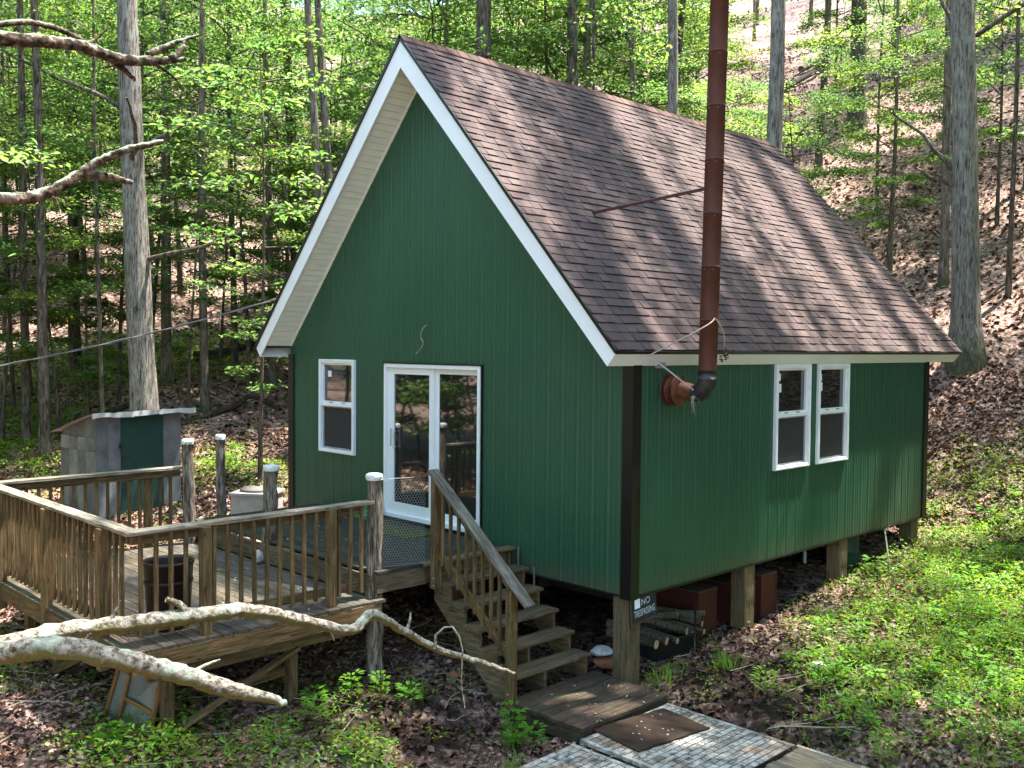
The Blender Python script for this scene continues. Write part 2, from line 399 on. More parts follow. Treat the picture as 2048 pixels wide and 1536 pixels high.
def lathe(name, prof, mat, parent, loc, n=28, smooth=True):
    v, f = [], []
    for r, z in prof:
        for k in range(n): a = 6.28318*k/n; v.append((r*math.cos(a), r*math.sin(a), z))
    for i in range(len(prof)-1):
        for k in range(n): f.append((i*n+k, i*n+(k+1) % n, (i+1)*n+(k+1) % n, (i+1)*n+k))
    return new(name, mesh(name, v, f, mat, smooth), parent, Matrix.Translation(Vector(loc)))
def rock(name, loc, s, mat, seed, parent=None):
    import bmesh
    bm = bmesh.new(); bmesh.ops.create_icosphere(bm, subdivisions=3, radius=1); r = random.Random(seed)
    off = [Vector((r.uniform(-1, 1), r.uniform(-1, 1), r.uniform(-1, 1))).normalized() for _ in range(14)]
    for vtx in bm.verts:
        d = vtx.co.normalized(); k = 1
        for q in off: 
            t = d.dot(q)
            if t > .72: k = min(k, .72/t)
        vtx.co = Vector((d.x*s[0], d.y*s[1], d.z*s[2]))*(k+r.uniform(-.015, .015))
    me = bpy.data.meshes.new(name); bm.to_mesh(me); bm.free(); me.materials.append(MAT[mat])
    return new(name, me, parent, Matrix.Translation(Vector(loc)))

# ------------------------------------------------------------------ terrain
def sp(t, k=.8): return np.logaddexp(0, np.asarray(t, dtype=float)/k)*k
def H(x, y):
    x = np.asarray(x, dtype=float); y = np.asarray(y, dtype=float)
    base = -1.02+.075*(sp(y, .6)-sp(y-9, .6))+.05*(sp(3.2-x, .5)-sp(-9-x, 1.))
    q1 = sp(y-8.3+.02*(x-3), .7); s1 = .60*q1-.18*sp(q1-24, 3)
    q2r = -(x+5.6)*.75+(2.5-sp(2.5-y, .8))*.66-.3
    q2 = sp(q2r, .7); s2 = .26*q2+.24*sp(q2-11, 2)
    hill = np.maximum(s1, s2)+.35*np.minimum(s1, s2)*(1/(1+np.exp(-(np.minimum(s1, s2)-1))))
    q3 = sp(x-15+.1*y, 2); hill = hill+.12*q3
    d = np.sqrt((x-2)**2+(y-2)**2)
    und = .35*np.sin(x*.23+1.3)*np.sin(y*.19+.4)*np.clip((d-13)/10, 0, 1)
    sm = .03*np.sin(x*2.1+y*1.3)+.022*np.sin(x*3.7-y*2.9+1)+.015*np.sin(x*7.3+2)*np.sin(y*6.1)
    sm2 = .10*np.sin(x*1.1+.5)*np.sin(y*.9+2)*np.clip(hill/2, 0, 1)
    low = .11*np.exp(-(np.clip(np.abs(x-5.4)-2.6, 0, 9)/.35)**2-(np.clip(np.abs(y+1.25)-1.45, 0, 9)/.35)**2)
    return base+hill+und+sm+sm2-low
def h(x, y): return float(H(x, y))

GREEN = [(5.85, 4.6, 1.9, 3.1, 1.5), (-13, -2, 3, 3, .8), (-16, 3, 3, 4, .7), (8.0, 2.5, 1.6, 2.4, .9), (1.9, -4.3, 1.3, .7, 1.1), (3.1, -3.2, .9, .5, .7),  # centre x, y, radius along x, radius along y, strength
    (4.75, 6.6, 1.4, 3.1, 1.2), (5.9, 3.4, 1.6, 2.6, 1.2), (6.8, 1.6, 1.3, 1.2, .8), (5.7, .9, .9, .8, .45), (7.6, 4.5, 2, 4, 1.1), (3.5, 9.2, 1.2, 1.3, .6),
    (2.4, -3.9, .8, .7, .9), (1.7, -4.6, .9, .5, 1.0), (3.6, -2.3, .5, .5, .55), (3.2, -1.9, .35, .3, .4), (1.9, -2.6, .5, .4, .5),
    (-7.6, 1.4, 1.1, .8, .9), (-5.8, 2.2, 1.2, .7, .6), (-11, -1, 2.2, 2, .6), (-1.5, -5, 1.2, .8, .35), (-.3, -3.6, .8, .6, .35)]
def green(x, y):
    g = np.zeros(np.shape(x))
    for cx, cy, rx, ry, s in GREEN:
        g = np.maximum(g, s*np.clip(1.35-np.sqrt(((x-cx)/rx)**2+((y-cy)/ry)**2), 0, 1))
    n = .5+.25*np.sin(x*2.3+y*1.7)+.25*np.sin(x*1.1-y*3.1+2)
    n2 = .3+np.sin(x*5.1+y*3.3)*np.sin(y*4.7-x*2.2+1)+.6*np.sin(x*9.3-y*7.1)*np.sin(y*8.3+x*4.1)
    return np.clip(g*(.45+.75*n)*(.78+.42*n2), 0, 1)
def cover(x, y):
    """1 = dense fallen leaves, 0 = bare dark mud, also the painted shade under the cabin"""
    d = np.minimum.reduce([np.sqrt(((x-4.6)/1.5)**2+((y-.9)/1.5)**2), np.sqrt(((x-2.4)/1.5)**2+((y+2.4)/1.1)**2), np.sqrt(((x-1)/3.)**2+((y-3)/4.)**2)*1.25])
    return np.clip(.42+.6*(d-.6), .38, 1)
def axis(lo, hi, segs):
    out = [lo]; x = lo
    while x < hi:
        st = segs(x); x = x+st; out.append(min(x, hi))
    return np.array(out)
ax = axis(-150, 110, lambda x: .12 if -9 < x < 8.5 else min(6, .12+.09*max(-9-x, x-8.5)))
ay = axis(-60, 190, lambda y: .12 if -6 < y < 12 else min(6, .12+.09*max(-6-y, y-12)))
X, Y = np.meshgrid(ax, ay, indexing='ij'); Z = H(X, Y)
nx, ny = len(ax), len(ay); idx = np.arange(nx*ny).reshape(nx, ny)
F = np.stack([idx[:-1, :-1], idx[1:, :-1], idx[1:, 1:], idx[:-1, 1:]], -1).reshape(-1, 4)
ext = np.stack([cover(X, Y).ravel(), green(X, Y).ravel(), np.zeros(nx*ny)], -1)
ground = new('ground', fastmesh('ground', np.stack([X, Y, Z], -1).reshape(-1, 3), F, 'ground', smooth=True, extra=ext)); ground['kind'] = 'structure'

# ------------------------------------------------------------------ leaves, litter, ground cover (numpy)
def leaf_quads(C, N, T, L, Wd, fold=.25):
    """two-triangle-pair folded leaves: returns V (n*4... as 6 verts) F quads"""
    B = np.cross(N, T); B /= np.linalg.norm(B, axis=1, keepdims=True)+1e-9
    L = L[:, None]; Wd = Wd[:, None]
    base = C-T*L*.5; tip = C+T*L*.5-N*L*.10
    mid = C+N*0
    l = C+B*Wd*.5+N*Wd*fold-T*L*.05; r = C-B*Wd*.5+N*Wd*fold-T*L*.05
    V = np.stack([base, r, tip, l], 1).reshape(-1, 3); n = len(C); i = np.arange(n)*4
    F = np.concatenate([np.stack([i, i+1, i+2], 1), np.stack([i, i+2, i+3], 1)])
    return V, F
def leaf_oval(C, N, T, L, Wd, fold=.2):
    B = np.cross(N, T); B /= np.linalg.norm(B, axis=1, keepdims=True)+1e-9
    L = L[:, None]; Wd = Wd[:, None]
    p = [C-T*L*.5, C-T*L*.18-B*Wd*.46+N*Wd*fold, C+T*L*.18-B*Wd*.40+N*Wd*fold*.8, C+T*L*.5-N*L*.12, C+T*L*.18+B*Wd*.40+N*Wd*fold*.8, C-T*L*.18+B*Wd*.46+N*Wd*fold]
    V = np.stack(p, 1).reshape(-1, 3); i = np.arange(len(C))*6
    F = np.concatenate([np.stack([i, i+1, i+2, i+3], 1), np.stack([i, i+3, i+4, i+5], 1)])
    return V, F
def rand_dirs(n, flat=.5, g=None):
    g = g or rng
    N = np.stack([g.normal(0, flat, n), g.normal(0, flat, n), np.ones(n)], 1); N /= np.linalg.norm(N, axis=1, keepdims=True)
    a = g.uniform(0, 6.283, n); T = np.stack([np.cos(a), np.sin(a), np.zeros(n)], 1); T -= N*(T*N).sum(1, keepdims=True); T /= np.linalg.norm(T, axis=1, keepdims=True)
    return N, T

# fallen leaves, denser close to the cabin
def litter_layer(name, n, rmin, rmax, smin, smax, pw):
    u = rng.uniform(0, 1, n); r = (rmin**pw+(rmax**pw-rmin**pw)*u)**(1/pw); a = rng.uniform(0, 6.283, n)*1.0
    # spread round the camera's part of the world, most of them in the half plane of the cabin
    a = math.radians(90+45.6)+rng.uniform(-math.radians(42), math.radians(42), n)
    x = CAM.x+r*np.cos(a); y = CAM.y+r*np.sin(a)
    keep = rng.uniform(0, 1, n) < np.clip(cover(x, y)*1.1-.55*green(x, y), .12, 1)
    inside = (x > -3.2) & (x < 3.2) & (y > .6) & (y < 7.2) & (rng.uniform(0, 1, n) < .8)
    keep &= ~inside; x, y = x[keep], y[keep]; m = len(x)
    N, T = rand_dirs(m, .55); L = rng.uniform(smin, smax, m)
    C = np.stack([x, y, H(x, y)+.012+L*.15*rng.uniform(0, 1, m)], 1)
    V, Fc = leaf_oval(C, N, T, L, L*rng.uniform(.45, .75, m), .28)
    t = rng.uniform(0, 1, m)[:, None]; pal = np.array([(.07, .040, .032), (.18, .105, .088), (.32, .205, .175), (.50, .36, .33), (.30, .14, .07)])
    c = pal[rng.choice(5, m, p=[.26, .34, .24, .10, .06])]*(.75+.5*t)*np.array([1.0, .96, .86])
    wet = (1-cover(x, y))[:, None]; c = c*np.clip(1-1.25*wet-.5*((x > -3.4) & (x < 3.4) & (y > .1) & (y < 7.5))[:, None], .15, 1)  # muddy spots darken the leaves; under the cabin shade is painted in too
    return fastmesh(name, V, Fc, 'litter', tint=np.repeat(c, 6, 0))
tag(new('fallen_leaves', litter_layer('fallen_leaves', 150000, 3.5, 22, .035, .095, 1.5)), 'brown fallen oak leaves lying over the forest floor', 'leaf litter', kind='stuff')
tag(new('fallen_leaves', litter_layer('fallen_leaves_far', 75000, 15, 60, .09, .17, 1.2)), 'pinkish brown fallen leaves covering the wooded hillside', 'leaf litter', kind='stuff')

def weeds():
    VV, FF, TT, off = [], [], [], 0
    n = 700000; x = rng.uniform(-18, 10, n); y = rng.uniform(-6, 12, n); g = green(x, y)
    keep = rng.uniform(0, 1, n) < g*1.0; x, y, g = x[keep], y[keep], g[keep]
    # keep the walkway, deck posts and cabin footprint clear
    ok = ~((x > 3.0) & (x < 6.6) & (y > -2.2+.75*(x-4.2)) & (y < -.05+.02*(x-4)) ) & ~((x > -3.2) & (x < 3.3) & (y > 0) & (y < 7.4))
    x, y, g = x[ok], y[ok], g[ok]; m = len(x)
    hgt = rng.uniform(.02, .24, m)**1.0*(.3+.9*g)*(1+.5*np.sin(x*4.3)*np.sin(y*3.9+1)); C = np.stack([x, y, H(x, y)+hgt], 1)
    N, T = rand_dirs(m, .55); L = rng.uniform(.03, .08, m)
    V, Fc = leaf_quads(C, N, T, L, L*rng.uniform(.3, .55, m), .15)
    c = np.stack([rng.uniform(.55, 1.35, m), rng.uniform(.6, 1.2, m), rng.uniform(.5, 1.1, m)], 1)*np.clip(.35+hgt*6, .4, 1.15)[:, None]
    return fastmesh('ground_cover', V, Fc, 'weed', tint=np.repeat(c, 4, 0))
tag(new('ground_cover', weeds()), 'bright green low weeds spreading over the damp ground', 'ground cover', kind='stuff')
def twigs():
    V, F = [], []; r = random.Random(8)
    for _ in range(1500):
        a = math.radians(135.6)+r.uniform(-.7, .7); d = 4+22*r.random()**1.3; x, y = CAM.x+d*math.cos(a), CAM.y+d*math.sin(a)
        if -3.3 < x < 3.3 and 0 < y < 7.4: continue
        if 2.8 < x < 8 and -2.9 < y < .1: continue
        L = r.uniform(.15, .8); t = r.uniform(0, 3.14); q = .002+.005*r.random()*L*1.6; P = []
        for k in range(4):
            px, py = x+math.cos(t)*L*k/3+r.gauss(0, .02), y+math.sin(t)*L*k/3+r.gauss(0, .02); P.append(Vector((px, py, h(px, py)+.025+r.uniform(0, .02))))
        for k in range(4):
            d_ = (P[min(k+1, 3)]-P[max(k-1, 0)]).normalized(); sx = Vector((-d_.y, d_.x, 0))*q*(1-k*.22); V += [P[k]-sx, P[k]+Vector((0, 0, q*1.6)), P[k]+sx]
        b = len(V)-12
        for k in range(3):
            for e in range(3): F.append((b+k*3+e, b+k*3+(e+1) % 3, b+k*3+3+(e+1) % 3, b+k*3+3+e))
    return mesh('twigs', V, F, 'twig')
tag(new('fallen_twigs', twigs()), 'thin dry twigs strewn over leaf litter', 'twigs', kind='stuff')
def sparse():
    n = 110000; x = rng.uniform(-12, 9, n); y = rng.uniform(-6.2, 10, n)
    cl = np.sin(x*3.3+1)*np.sin(y*2.9)+np.sin(x*7.1)*np.sin(y*6.3+2)
    k = (cl > .35) & ~((x > -3.2) & (x < 3.3) & (y > -.4) & (y < 7.4)) & ~((x > 2.9) & (x < 7.5) & (y > -2.2+.75*(x-4.2)) & (y < -.0)) 
    x, y = x[k], y[k]; m = len(x); hgt = rng.uniform(.01, .10, m); C = np.stack([x, y, H(x, y)+hgt], 1)
    N, T = rand_dirs(m, .6); L = rng.uniform(.02, .055, m); V, Fc = leaf_quads(C, N, T, L, L*.5, .15)
    c = np.stack([rng.uniform(.4, 1.1, m), rng.uniform(.5, 1.0, m), rng.uniform(.5, 1.0, m)], 1)
    return fastmesh('seedlings', V, Fc, 'weed', tint=np.repeat(c, 4, 0))
tag(new('seedlings', sparse()), 'tiny green seedlings scattered through dark soil and leaf litter', 'ground cover', kind='stuff')
def grass():
    V, F, c = [], [], []; r = random.Random(5)
    spots = [(3.55, .55, 40), (3.6, .35, 40), (3.75, 1.35, 60), (3.9, 1.2, 40), (2.2, -1.9, 50), (3.4, -1.7, 50), (3.9, -2.2, 60), (1.9, -3.2, 40), (4.9, 1.6, 30)]
    for _ in range(150):
        x, y = r.uniform(4, 8.5), r.uniform(-.5, 9)
        if green(np.array([x]), np.array([y]))[0] > .25: spots.append((x, y, 14))
    for sx, sy, n in spots:
        for _ in range(n):
            x, y = sx+r.gauss(0, .09), sy+r.gauss(0, .09); z = h(x, y); a = r.uniform(0, 6.28); L = r.uniform(.08, .24); wd = r.uniform(.002, .005)
            d = Vector((math.cos(a), math.sin(a), 0)); s = Vector((-d.y, d.x, 0))*wd; p0 = Vector((x, y, z)); p1 = p0+d*L*.25+Vector((0, 0, L*.7)); p2 = p0+d*L*.8+Vector((0, 0, L*.75))
            b = len(V); V += [p0-s, p0+s, p1+s, p1-s, p2]; F += [(b, b+1, b+2), (b, b+2, b+3), (b+3, b+2, b+4)]; c += [(r.uniform(.5, 1), r.uniform(.6, 1), .7)]*5
    return fastmesh('grass', np.array([tuple(p) for p in V]), np.array(F), 'weed', tint=np.array(c))
tag(new('grass_tufts', grass()), 'thin blades of grass in tufts around posts and weeds', 'grass', kind='stuff')

# ------------------------------------------------------------------ cabin
HW, YL, YO, RB = 3.44, 7.5, .45, 8.5       # half wall width, wall length, front overhang, roof back end
XL = -3.32                                  # left wall corner
EX, EZ, RZ = 3.58, 2.645, 6.571             # eave half width, eave height, ridge height
SL = (RZ-EZ)/EX
cabin = thing('cabin', 'green metal-sided cabin with steep brown shingle roof on wooden posts', 'cabin', (0, 3.7, -.9))
prof_unit = [(0, 0), (.020, .0065), (.036, .0065), (.056, 0), (.098, 0), (.104, .0022), (.116, .0022), (.122, 0), (.160, 0), (.166, .0022), (.178, .0022), (.184, 0)]
def panel_wall(name, a0, a1, step, ztop, zbot, openings, toworld, n_hidden=None):
    """vertical ribbed sheets, one object per sheet; local (a along wall, out, z)"""
    k = 0; s = a0
    while s < a1-1e-4:
        e = min(s+step, a1); xs = {s, e}
        i0 = int((s-a0)/.2286)-1
        offs = {}
        for i in range(i0, i0+8):
            for px, po in prof_unit:
                xx = a0+i*.2286+px
                if s <= xx <= e: xs.add(xx); offs[round(xx, 5)] = po
        for (o0, o1, _, _) in openings:
            for q in (o0, o1):
                if s < q < e: xs.add(q)
        if s < 0 < e: xs.add(0.0)
        xs = sorted(xs)
        pos = sorted(offs)
        def off(x):
            if round(x, 5) in offs: return offs[round(x, 5)]
            t = (x-a0) % .2286; P = prof_unit+[(.2286, 0)]
            for (p, a), (q, b) in zip(P, P[1:]):
                if p <= t <= q: return a+(b-a)*(t-p)/(q-p)
            return 0
        V, F = [], []; V2, F2 = [], []; full = any(o0 <= s+1e-6 and o1 >= e-1e-6 for o0, o1, _, _ in openings)
        for x0, x1 in zip(xs, xs[1:]):
            if x1-x0 < 1e-6: continue
            mid = (x0+x1)/2; iv = [(zbot, None)]
            cuts = [(o2, o3) for (o0, o1, o2, o3) in openings if o0-1e-6 < mid < o1+1e-6]
            lo = zbot; spans = []
            for c0, c1 in sorted(cuts): spans.append((lo, c0)); lo = c1
            spans.append((lo, None))
            for z0, z1 in spans:
                za = ztop(x0) if z1 is None else z1; zb = ztop(x1) if z1 is None else z1
                VV, FF = (V2, F2) if full and z1 is not None else (V, F)
                b = len(VV); VV += [(x0, off(x0), z0), (x1, off(x1), z0), (x1, off(x1), zb), (x0, off(x0), za)]; FF.append((b, b+1, b+2, b+3))
        V = [toworld(*p) for p in V]
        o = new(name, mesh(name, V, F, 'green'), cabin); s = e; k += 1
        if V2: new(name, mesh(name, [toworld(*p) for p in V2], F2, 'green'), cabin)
front = lambda a, o, z: Vector((a, -o, z)); right = lambda a, o, z: Vector((HW+o, a, z))
leftw = lambda a, o, z: Vector((XL-o, a, z)); backw = lambda a, o, z: Vector((a, YL+o, z))
DOOR = (-.86, 1.09, .33, 2.42); WF = (-2.47, -1.575, 1.085, 2.455); WR1 = (2.84, 3.71, 1.12, 2.47); WR2 = (3.92, 4.79, 1.12, 2.47)
gz = lambda x: RZ-abs(x)*SL-.26
panel_wall('wall_panel', XL, HW, .9144, gz, 0, [DOOR, WF], front)
panel_wall('wall_panel', 0, YL, .9144, lambda a: EZ-.1, 0, [WR1, WR2], right)
panel_wall('wall_panel', 0, YL, .9144, lambda a: EZ-.1, 0, [], leftw)
panel_wall('wall_panel', XL, HW, .9144, gz, 0, [], backw)
# corner trim (dark L profiles)
for cx, cy, sx, sy in ((HW, 0, 1, -1), (HW, YL, 1, 1), (XL, 0, -1, -1), (XL, YL, -1, 1)):
    t, wd, g = .006, .145, .026
    x0 = cx+sx*g; y0 = cy+sy*g
    bxs = [(min(x0, x0-sx*wd), min(y0, y0-sy*t), -.03, max(x0, x0-sx*wd), max(y0, y0-sy*t), EZ-.13),
           (min(x0, x0-sx*t), min(y0-sy*t, y0-sy*wd), -.03, max(x0, x0-sx*t), max(y0-sy*t, y0-sy*wd), EZ-.13)]
    new('corner_trim', boxes('corner_trim', bxs, 'trim'), cabin)
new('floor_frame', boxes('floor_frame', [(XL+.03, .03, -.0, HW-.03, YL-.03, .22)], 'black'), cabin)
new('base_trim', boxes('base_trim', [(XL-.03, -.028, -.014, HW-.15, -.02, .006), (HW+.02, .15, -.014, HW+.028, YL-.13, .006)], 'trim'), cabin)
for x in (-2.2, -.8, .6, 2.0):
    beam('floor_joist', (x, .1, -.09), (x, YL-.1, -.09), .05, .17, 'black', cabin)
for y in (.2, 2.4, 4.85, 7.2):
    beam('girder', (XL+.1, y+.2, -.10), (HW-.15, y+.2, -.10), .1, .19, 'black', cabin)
# posts of the cabin
for (x, y) in ((3.30, .12), (3.30, 2.42), (3.31, 4.86), (3.30, 7.25), (.2, 2.4), (-3.1, 2.4), (.2, 4.9), (-3.1, 4.9), (.2, 7.2), (-3.1, .15), (.1, .4)):
    z0 = min(h(x, y), h(x+.1, y-.1))-.15; z1 = -.02 if y != 7.25 or x < 3 else -.02
    if z1-z0 < .2: continue
    wdt = .22 if (x > 3) else .18
    o = new('support_post', beam_mesh(z1-z0, wdt, wdt, 'post', .015), cabin, frame_mat((x, y, z0), (x, y, z1)))
# roof deck, fascia, soffit
th = .03
def slope_mat(side):
    """local x along +y from front, local y up the slope, local z outward"""
    ys = Vector((-side*EX, 0, RZ-EZ)).normalized(); xx = Vector((0, 1, 0)); zz = xx.cross(ys) if side > 0 else ys.cross(xx)
    zz = Vector((side*(RZ-EZ), 0, EX)).normalized()
    m = Matrix.Identity(4); o = Vector((side*EX, -YO, EZ))
    for i in range(3): m[i][0], m[i][1], m[i][2], m[i][3] = xx[i], ys[i], zz[i], o[i]
    return m
SLEN = math.hypot(EX, RZ-EZ); RL = RB+YO
roof = new('roof', None, cabin, Matrix.Translation(Vector((0, 4, EZ))))
for sd_ in (1, -1):
    m = slope_mat(sd_)
    new('roof_deck', boxes('roof_deck', [(0, 0, -.035, RL, SLEN-.0, -.008)], 'shingle_dark', m), roof)
    # dark drip edge and shingle overhang along rakes and eave
    new('drip_edge', boxes('drip_edge', [(-.022, -.02, -.034, -.001, SLEN+.012, .006), (-.001, -.028, -.04, RL, -.001, .005)], 'trim', m), roof)
def shingle_mesh(seed):
    r = random.Random(seed); t = .006+.009*(r.random() < .4); wd = .148; dz = r.uniform(-.006, .004)*(r.random() < .6)
    v = [(.001, dz, .001), (wd, dz*.6, .001), (wd, .135, .0), (.001, .135, .0), (.001, dz, t+.005), (wd, dz*.6, t+.005), (wd, .135, .003), (.001, .135, .003)]
    base = r.choice([(.075, .056, .051), (.088, .064, .057), (.098, .073, .064), (.066, .052, .05), (.104, .08, .07), (.084, .068, .062)])
    k = r.uniform(.95, 1.2); base = tuple(q*.5+.5*m_ for q, m_ in zip(base, (.088, .068, .060))); base = (base[0]*1.08, base[1]*1.03, base[2]*1.10); c = [(.012, .01, .01, 1)]*2+[(base[0]*k, base[1]*k, base[2]*k, 1)]*6  # butt corners near black: bare asphalt edge plus painted shade below the course
    return v, BOXF, c
SM = [shingle_mesh(i) for i in range(18)]
SMe = [mesh('shingle', v, f, 'shingle', tint=c) for v, f, c in SM]
m = slope_mat(1); rows = int(SLEN/.127)+1; cols = int(RL/.1525)+1
tabs = []
for j in range(rows):
    offx = rnd.choice([0, .05, .1])-.05
    for i in range(-1, cols+1):
        lx = i*.1525+offx; ly = j*.127-.012
        if lx+.15 < .03 or lx > RL-.03 or ly+.13 > SLEN+.03: continue
        lx = min(max(lx, -.004), RL-.145)
        p = m @ Vector((lx+.07, ly, 0)); d = (p-CAM).length
        tabs.append((d, lx, ly, rnd.randrange(18), rnd.uniform(-.002, .002)))
tabs.sort()
for d, lx, ly, k, wj in tabs[:295]:
    new('shingle', SMe[k], roof, m @ Matrix.Translation(Vector((lx, ly+wj, 0))))
V, F, Cc = [], [], []
for d, lx, ly, k, wj in tabs[295:]:
    v, f, c = SM[k]; b = len(V); sag = -.0
    V += [m @ Vector((p[0]+lx, p[1]+ly+wj, p[2])) for p in v]; F += [tuple(b+i for i in q) for q in f]; Cc += c
o = new('shingles', mesh('shingles', V, F, 'shingle', tint=Cc), roof); o['kind'] = 'stuff'
# plain courses on the far slope
V, F, Cc = [], [], []; m2 = slope_mat(-1)
for j in range(rows):
    for i in range(int(RL/.61)+1):
        x0 = i*.61-(j % 3)*.2; x1 = min(x0+.608, RL+.01); x0 = max(x0, -.01)
        if x1-x0 < .05: continue
        y0 = j*.127-.01; v = [(x0, y0, .001), (x1, y0, .001), (x1, y0+.135, 0), (x0, y0+.135, 0), (x0, y0, .011), (x1, y0, .011), (x1, y0+.135, .003), (x0, y0+.135, .003)]
        b = len(V); V += [m2 @ Vector(p) for p in v]; F += [tuple(b+q for q in qq) for qq in BOXF]; k = rnd.uniform(.8, 1.2); Cc += [(.085*k, .064*k, .057*k, 1)]*8
o = new('shingles', mesh('shingles_far', V, F, 'shingle', tint=Cc), roof); o['kind'] = 'stuff'
# ridge caps
CAPM = []
for k in range(5):
    a = math.atan(SL); hw = .15; kk = .8+.1*k; c = (.13*kk, .078*kk, .066*kk, 1); t0, t1 = .028, .014
    dx, dz = hw*math.cos(a), -hw*math.sin(a)
    v = [(-dx, 0, dz+t0), (0, 0, t0), (dx, 0, dz+t0), (-dx, .3, dz+t1), (0, .3, t1), (dx, .3, dz+t1), (-dx, 0, dz+t0-.008), (0, 0, t0-.008), (dx, 0, dz+t0-.008)]
    CAPM.append(mesh('ridge_cap', v, [(0, 1, 4, 3), (1, 2, 5, 4), (6, 7, 1, 0), (7, 8, 2, 1)], 'shingle', tint=[c]*9))
y = -YO-.02
while y < RB-.25:
    new('ridge_cap', rnd.choice(CAPM), roof, Matrix.Translation(Vector((0, y, RZ+.002+.004*math.sin(y*2)))))
    y += .19
# rake boards (front and back) and eave fascia
pw = .25/math.cos(math.atan(SL))
for yy, t in ((-YO, .02), (RB-.02, .02)):
    for s in (1, -1):
        x0, x1 = 0, s*(EX+.0); a = [(x0, RZ-.02), (x1, EZ-.02), (x1-s*.125, EZ-.02-.150), (x0, RZ-.02-pw)]
        v = [(x, yy, z) for x, z in a]+[(x, yy+t, z) for x, z in a]
        if s > 0: f = [(0, 3, 2, 1), (4, 5, 6, 7), (0, 1, 5, 4), (1, 2, 6, 5), (2, 3, 7, 6), (3, 0, 4, 7)]
        else: f = [(0, 1, 2, 3), (4, 7, 6, 5), (0, 4, 5, 1), (1, 5, 6, 2), (2, 6, 7, 3), (3, 7, 4, 0)]
        new('rake_board', mesh('rake_board', v, f, 'white'), cabin)
for s in (1, -1):
    y0, y1 = -YO+.001, RB-.021
    v = []
    for y_ in (y0, y1): v += [(s*(EX+.003), y_, EZ-.022), (s*(EX-.082), y_, EZ-.138), (s*(EX-.10), y_, EZ-.138), (s*(EX-.03), y_, EZ-.03)]
    # upright fascia leaning slightly like a bent metal wrap
    v = []
    for y_ in (y0, y1): v += [(s*(EX+.004), y_, EZ-.022), (s*(EX-.119), y_, EZ-.172), (s*(EX-.135), y_, EZ-.165), (s*(EX-.03), y_, EZ-.03)]
    new('eave_fascia', mesh('eave_fascia', v, [(0, 1, 5, 4), (1, 2, 6, 5), (2, 3, 7, 6), (3, 0, 4, 7), (0, 3, 2, 1), (4, 5, 6, 7)], 'white'), cabin)
    new('eave_soffit', boxes('eave_soffit', [(min(s*(EX-.13), s*(HW-.2)), 0, EZ-.166, max(s*(EX-.13), s*(HW-.2)), YL+.9, EZ-.158)], 'soffit'), cabin)
# sloping gable soffit strips
for s in (1, -1):
    m = slope_mat(s); l0 = .185; k = 0
    while l0 < SLEN-.30:
        l1 = min(l0+.10, SLEN-.29)
        v = [(.02, l0, -.205), (YO-.001, l0, -.205), (YO-.001, l1-.012, -.200), (.02, l1-.012, -.200), (.02, l1-.006, -.186), (YO-.001, l1-.006, -.186), (YO-.001, l1+.0005, -.205), (.02, l1+.0005, -.205)]
        me = mesh('soffit_panel', [m @ Vector(p) for p in v], [(0, 1, 2, 3), (3, 2, 5, 4), (4, 5, 6, 7)], 'soffit')
        new('soffit_panel', me, cabin); l0 = l1; k += 1
    new('soffit_edge', boxes('soffit_edge', [(YO-.022, .2, -.225, YO-.002, SLEN-.30, -.209)], 'soffit', m), cabin)

# windows ---------------------------------------------------------------
def wall_m(kind):
    m = Matrix.Identity(4)
    if kind == 'front': cols_ = (Vector((1, 0, 0)), Vector((0, -1, 0)), Vector((0, 0, 1))); o = Vector((0, 0, 0))
    else: cols_ = (Vector((0, 1, 0)), Vector((1, 0, 0)), Vector((0, 0, 1))); o = Vector((HW, 0, 0))
    for i in range(3): m[i][0], m[i][1], m[i][2], m[i][3] = cols_[0][i], cols_[1][i], cols_[2][i], o[i]
    return m
def picture(a0, a1, z0, z1, b, o0, o1):
    return [(a0, o0, z0, a1, o1, z0+b), (a0, o0, z1-b, a1, o1, z1), (a0, o0, z0+b, a0+b, o1, z1-b), (a1-b, o0, z0+b, a1, o1, z1-b)]
def fixbox(L): return [(min(a, d), min(b, e), min(c, f), max(a, d), max(b, e), max(c, f)) for a, b, c, d, e, f in L]
def window(kind, W4, label, stickers):
    a0, a1, z0, z1 = W4; m = wall_m(kind)
    wn = new('window', None, cabin, m @ Matrix.Translation(Vector((a0, 0, z0)))); wn['label'] = label
    P = lambda nm, L, mt: new(nm, boxes(nm, fixbox(L), mt, m), wn)
    P('frame', picture(a0, a1, z0, z1, .052, -.03, .042)+picture(a0+.01, a1-.01, z0+.01, z1-.01, .012, .042, .050), 'vinyl')
    zm = (z0+z1)/2+.02
    P('meeting_rail', [(a0+.052, -.02, zm-.022, a1-.052, .030, zm+.022)], 'vinyl')
    P('sash', picture(a0+.052, a1-.052, zm+.022, z1-.052, .028, -.03, .012), 'vinyl')
    P('screen_frame', picture(a0+.052, a1-.052, z0+.052, zm-.022, .022, -.03, -.004), 'galv')
    P('lower_sash', picture(a0+.075, a1-.075, z0+.075, zm-.022, .035, -.06, -.025), 'vinyl')
    P('pane', [(a0+.078, -.022, zm+.04, a1-.078, -.018, z1-.078)], 'glass')
    P('insect_screen', [(a0+.072, -.018, z0+.072, a1-.072, -.016, zm-.022)], 'screen')
    for sx, sz, sw, shh in stickers: P('sticker', [(a0+sx, -.0175, z1-sz, a0+sx+sw, -.0165, z1-sz-shh)], 'signred')
    P('sash_lock', [(a0+.25, -.015, zm+.022, a0+.33, .02, zm+.04), (a1-.33, -.015, zm+.022, a1-.25, .02, zm+.04)], 'galv')
    return wn
window('front', WF, 'narrow white double-hung window on the gable wall', [(.16, .17, .09, .09)])
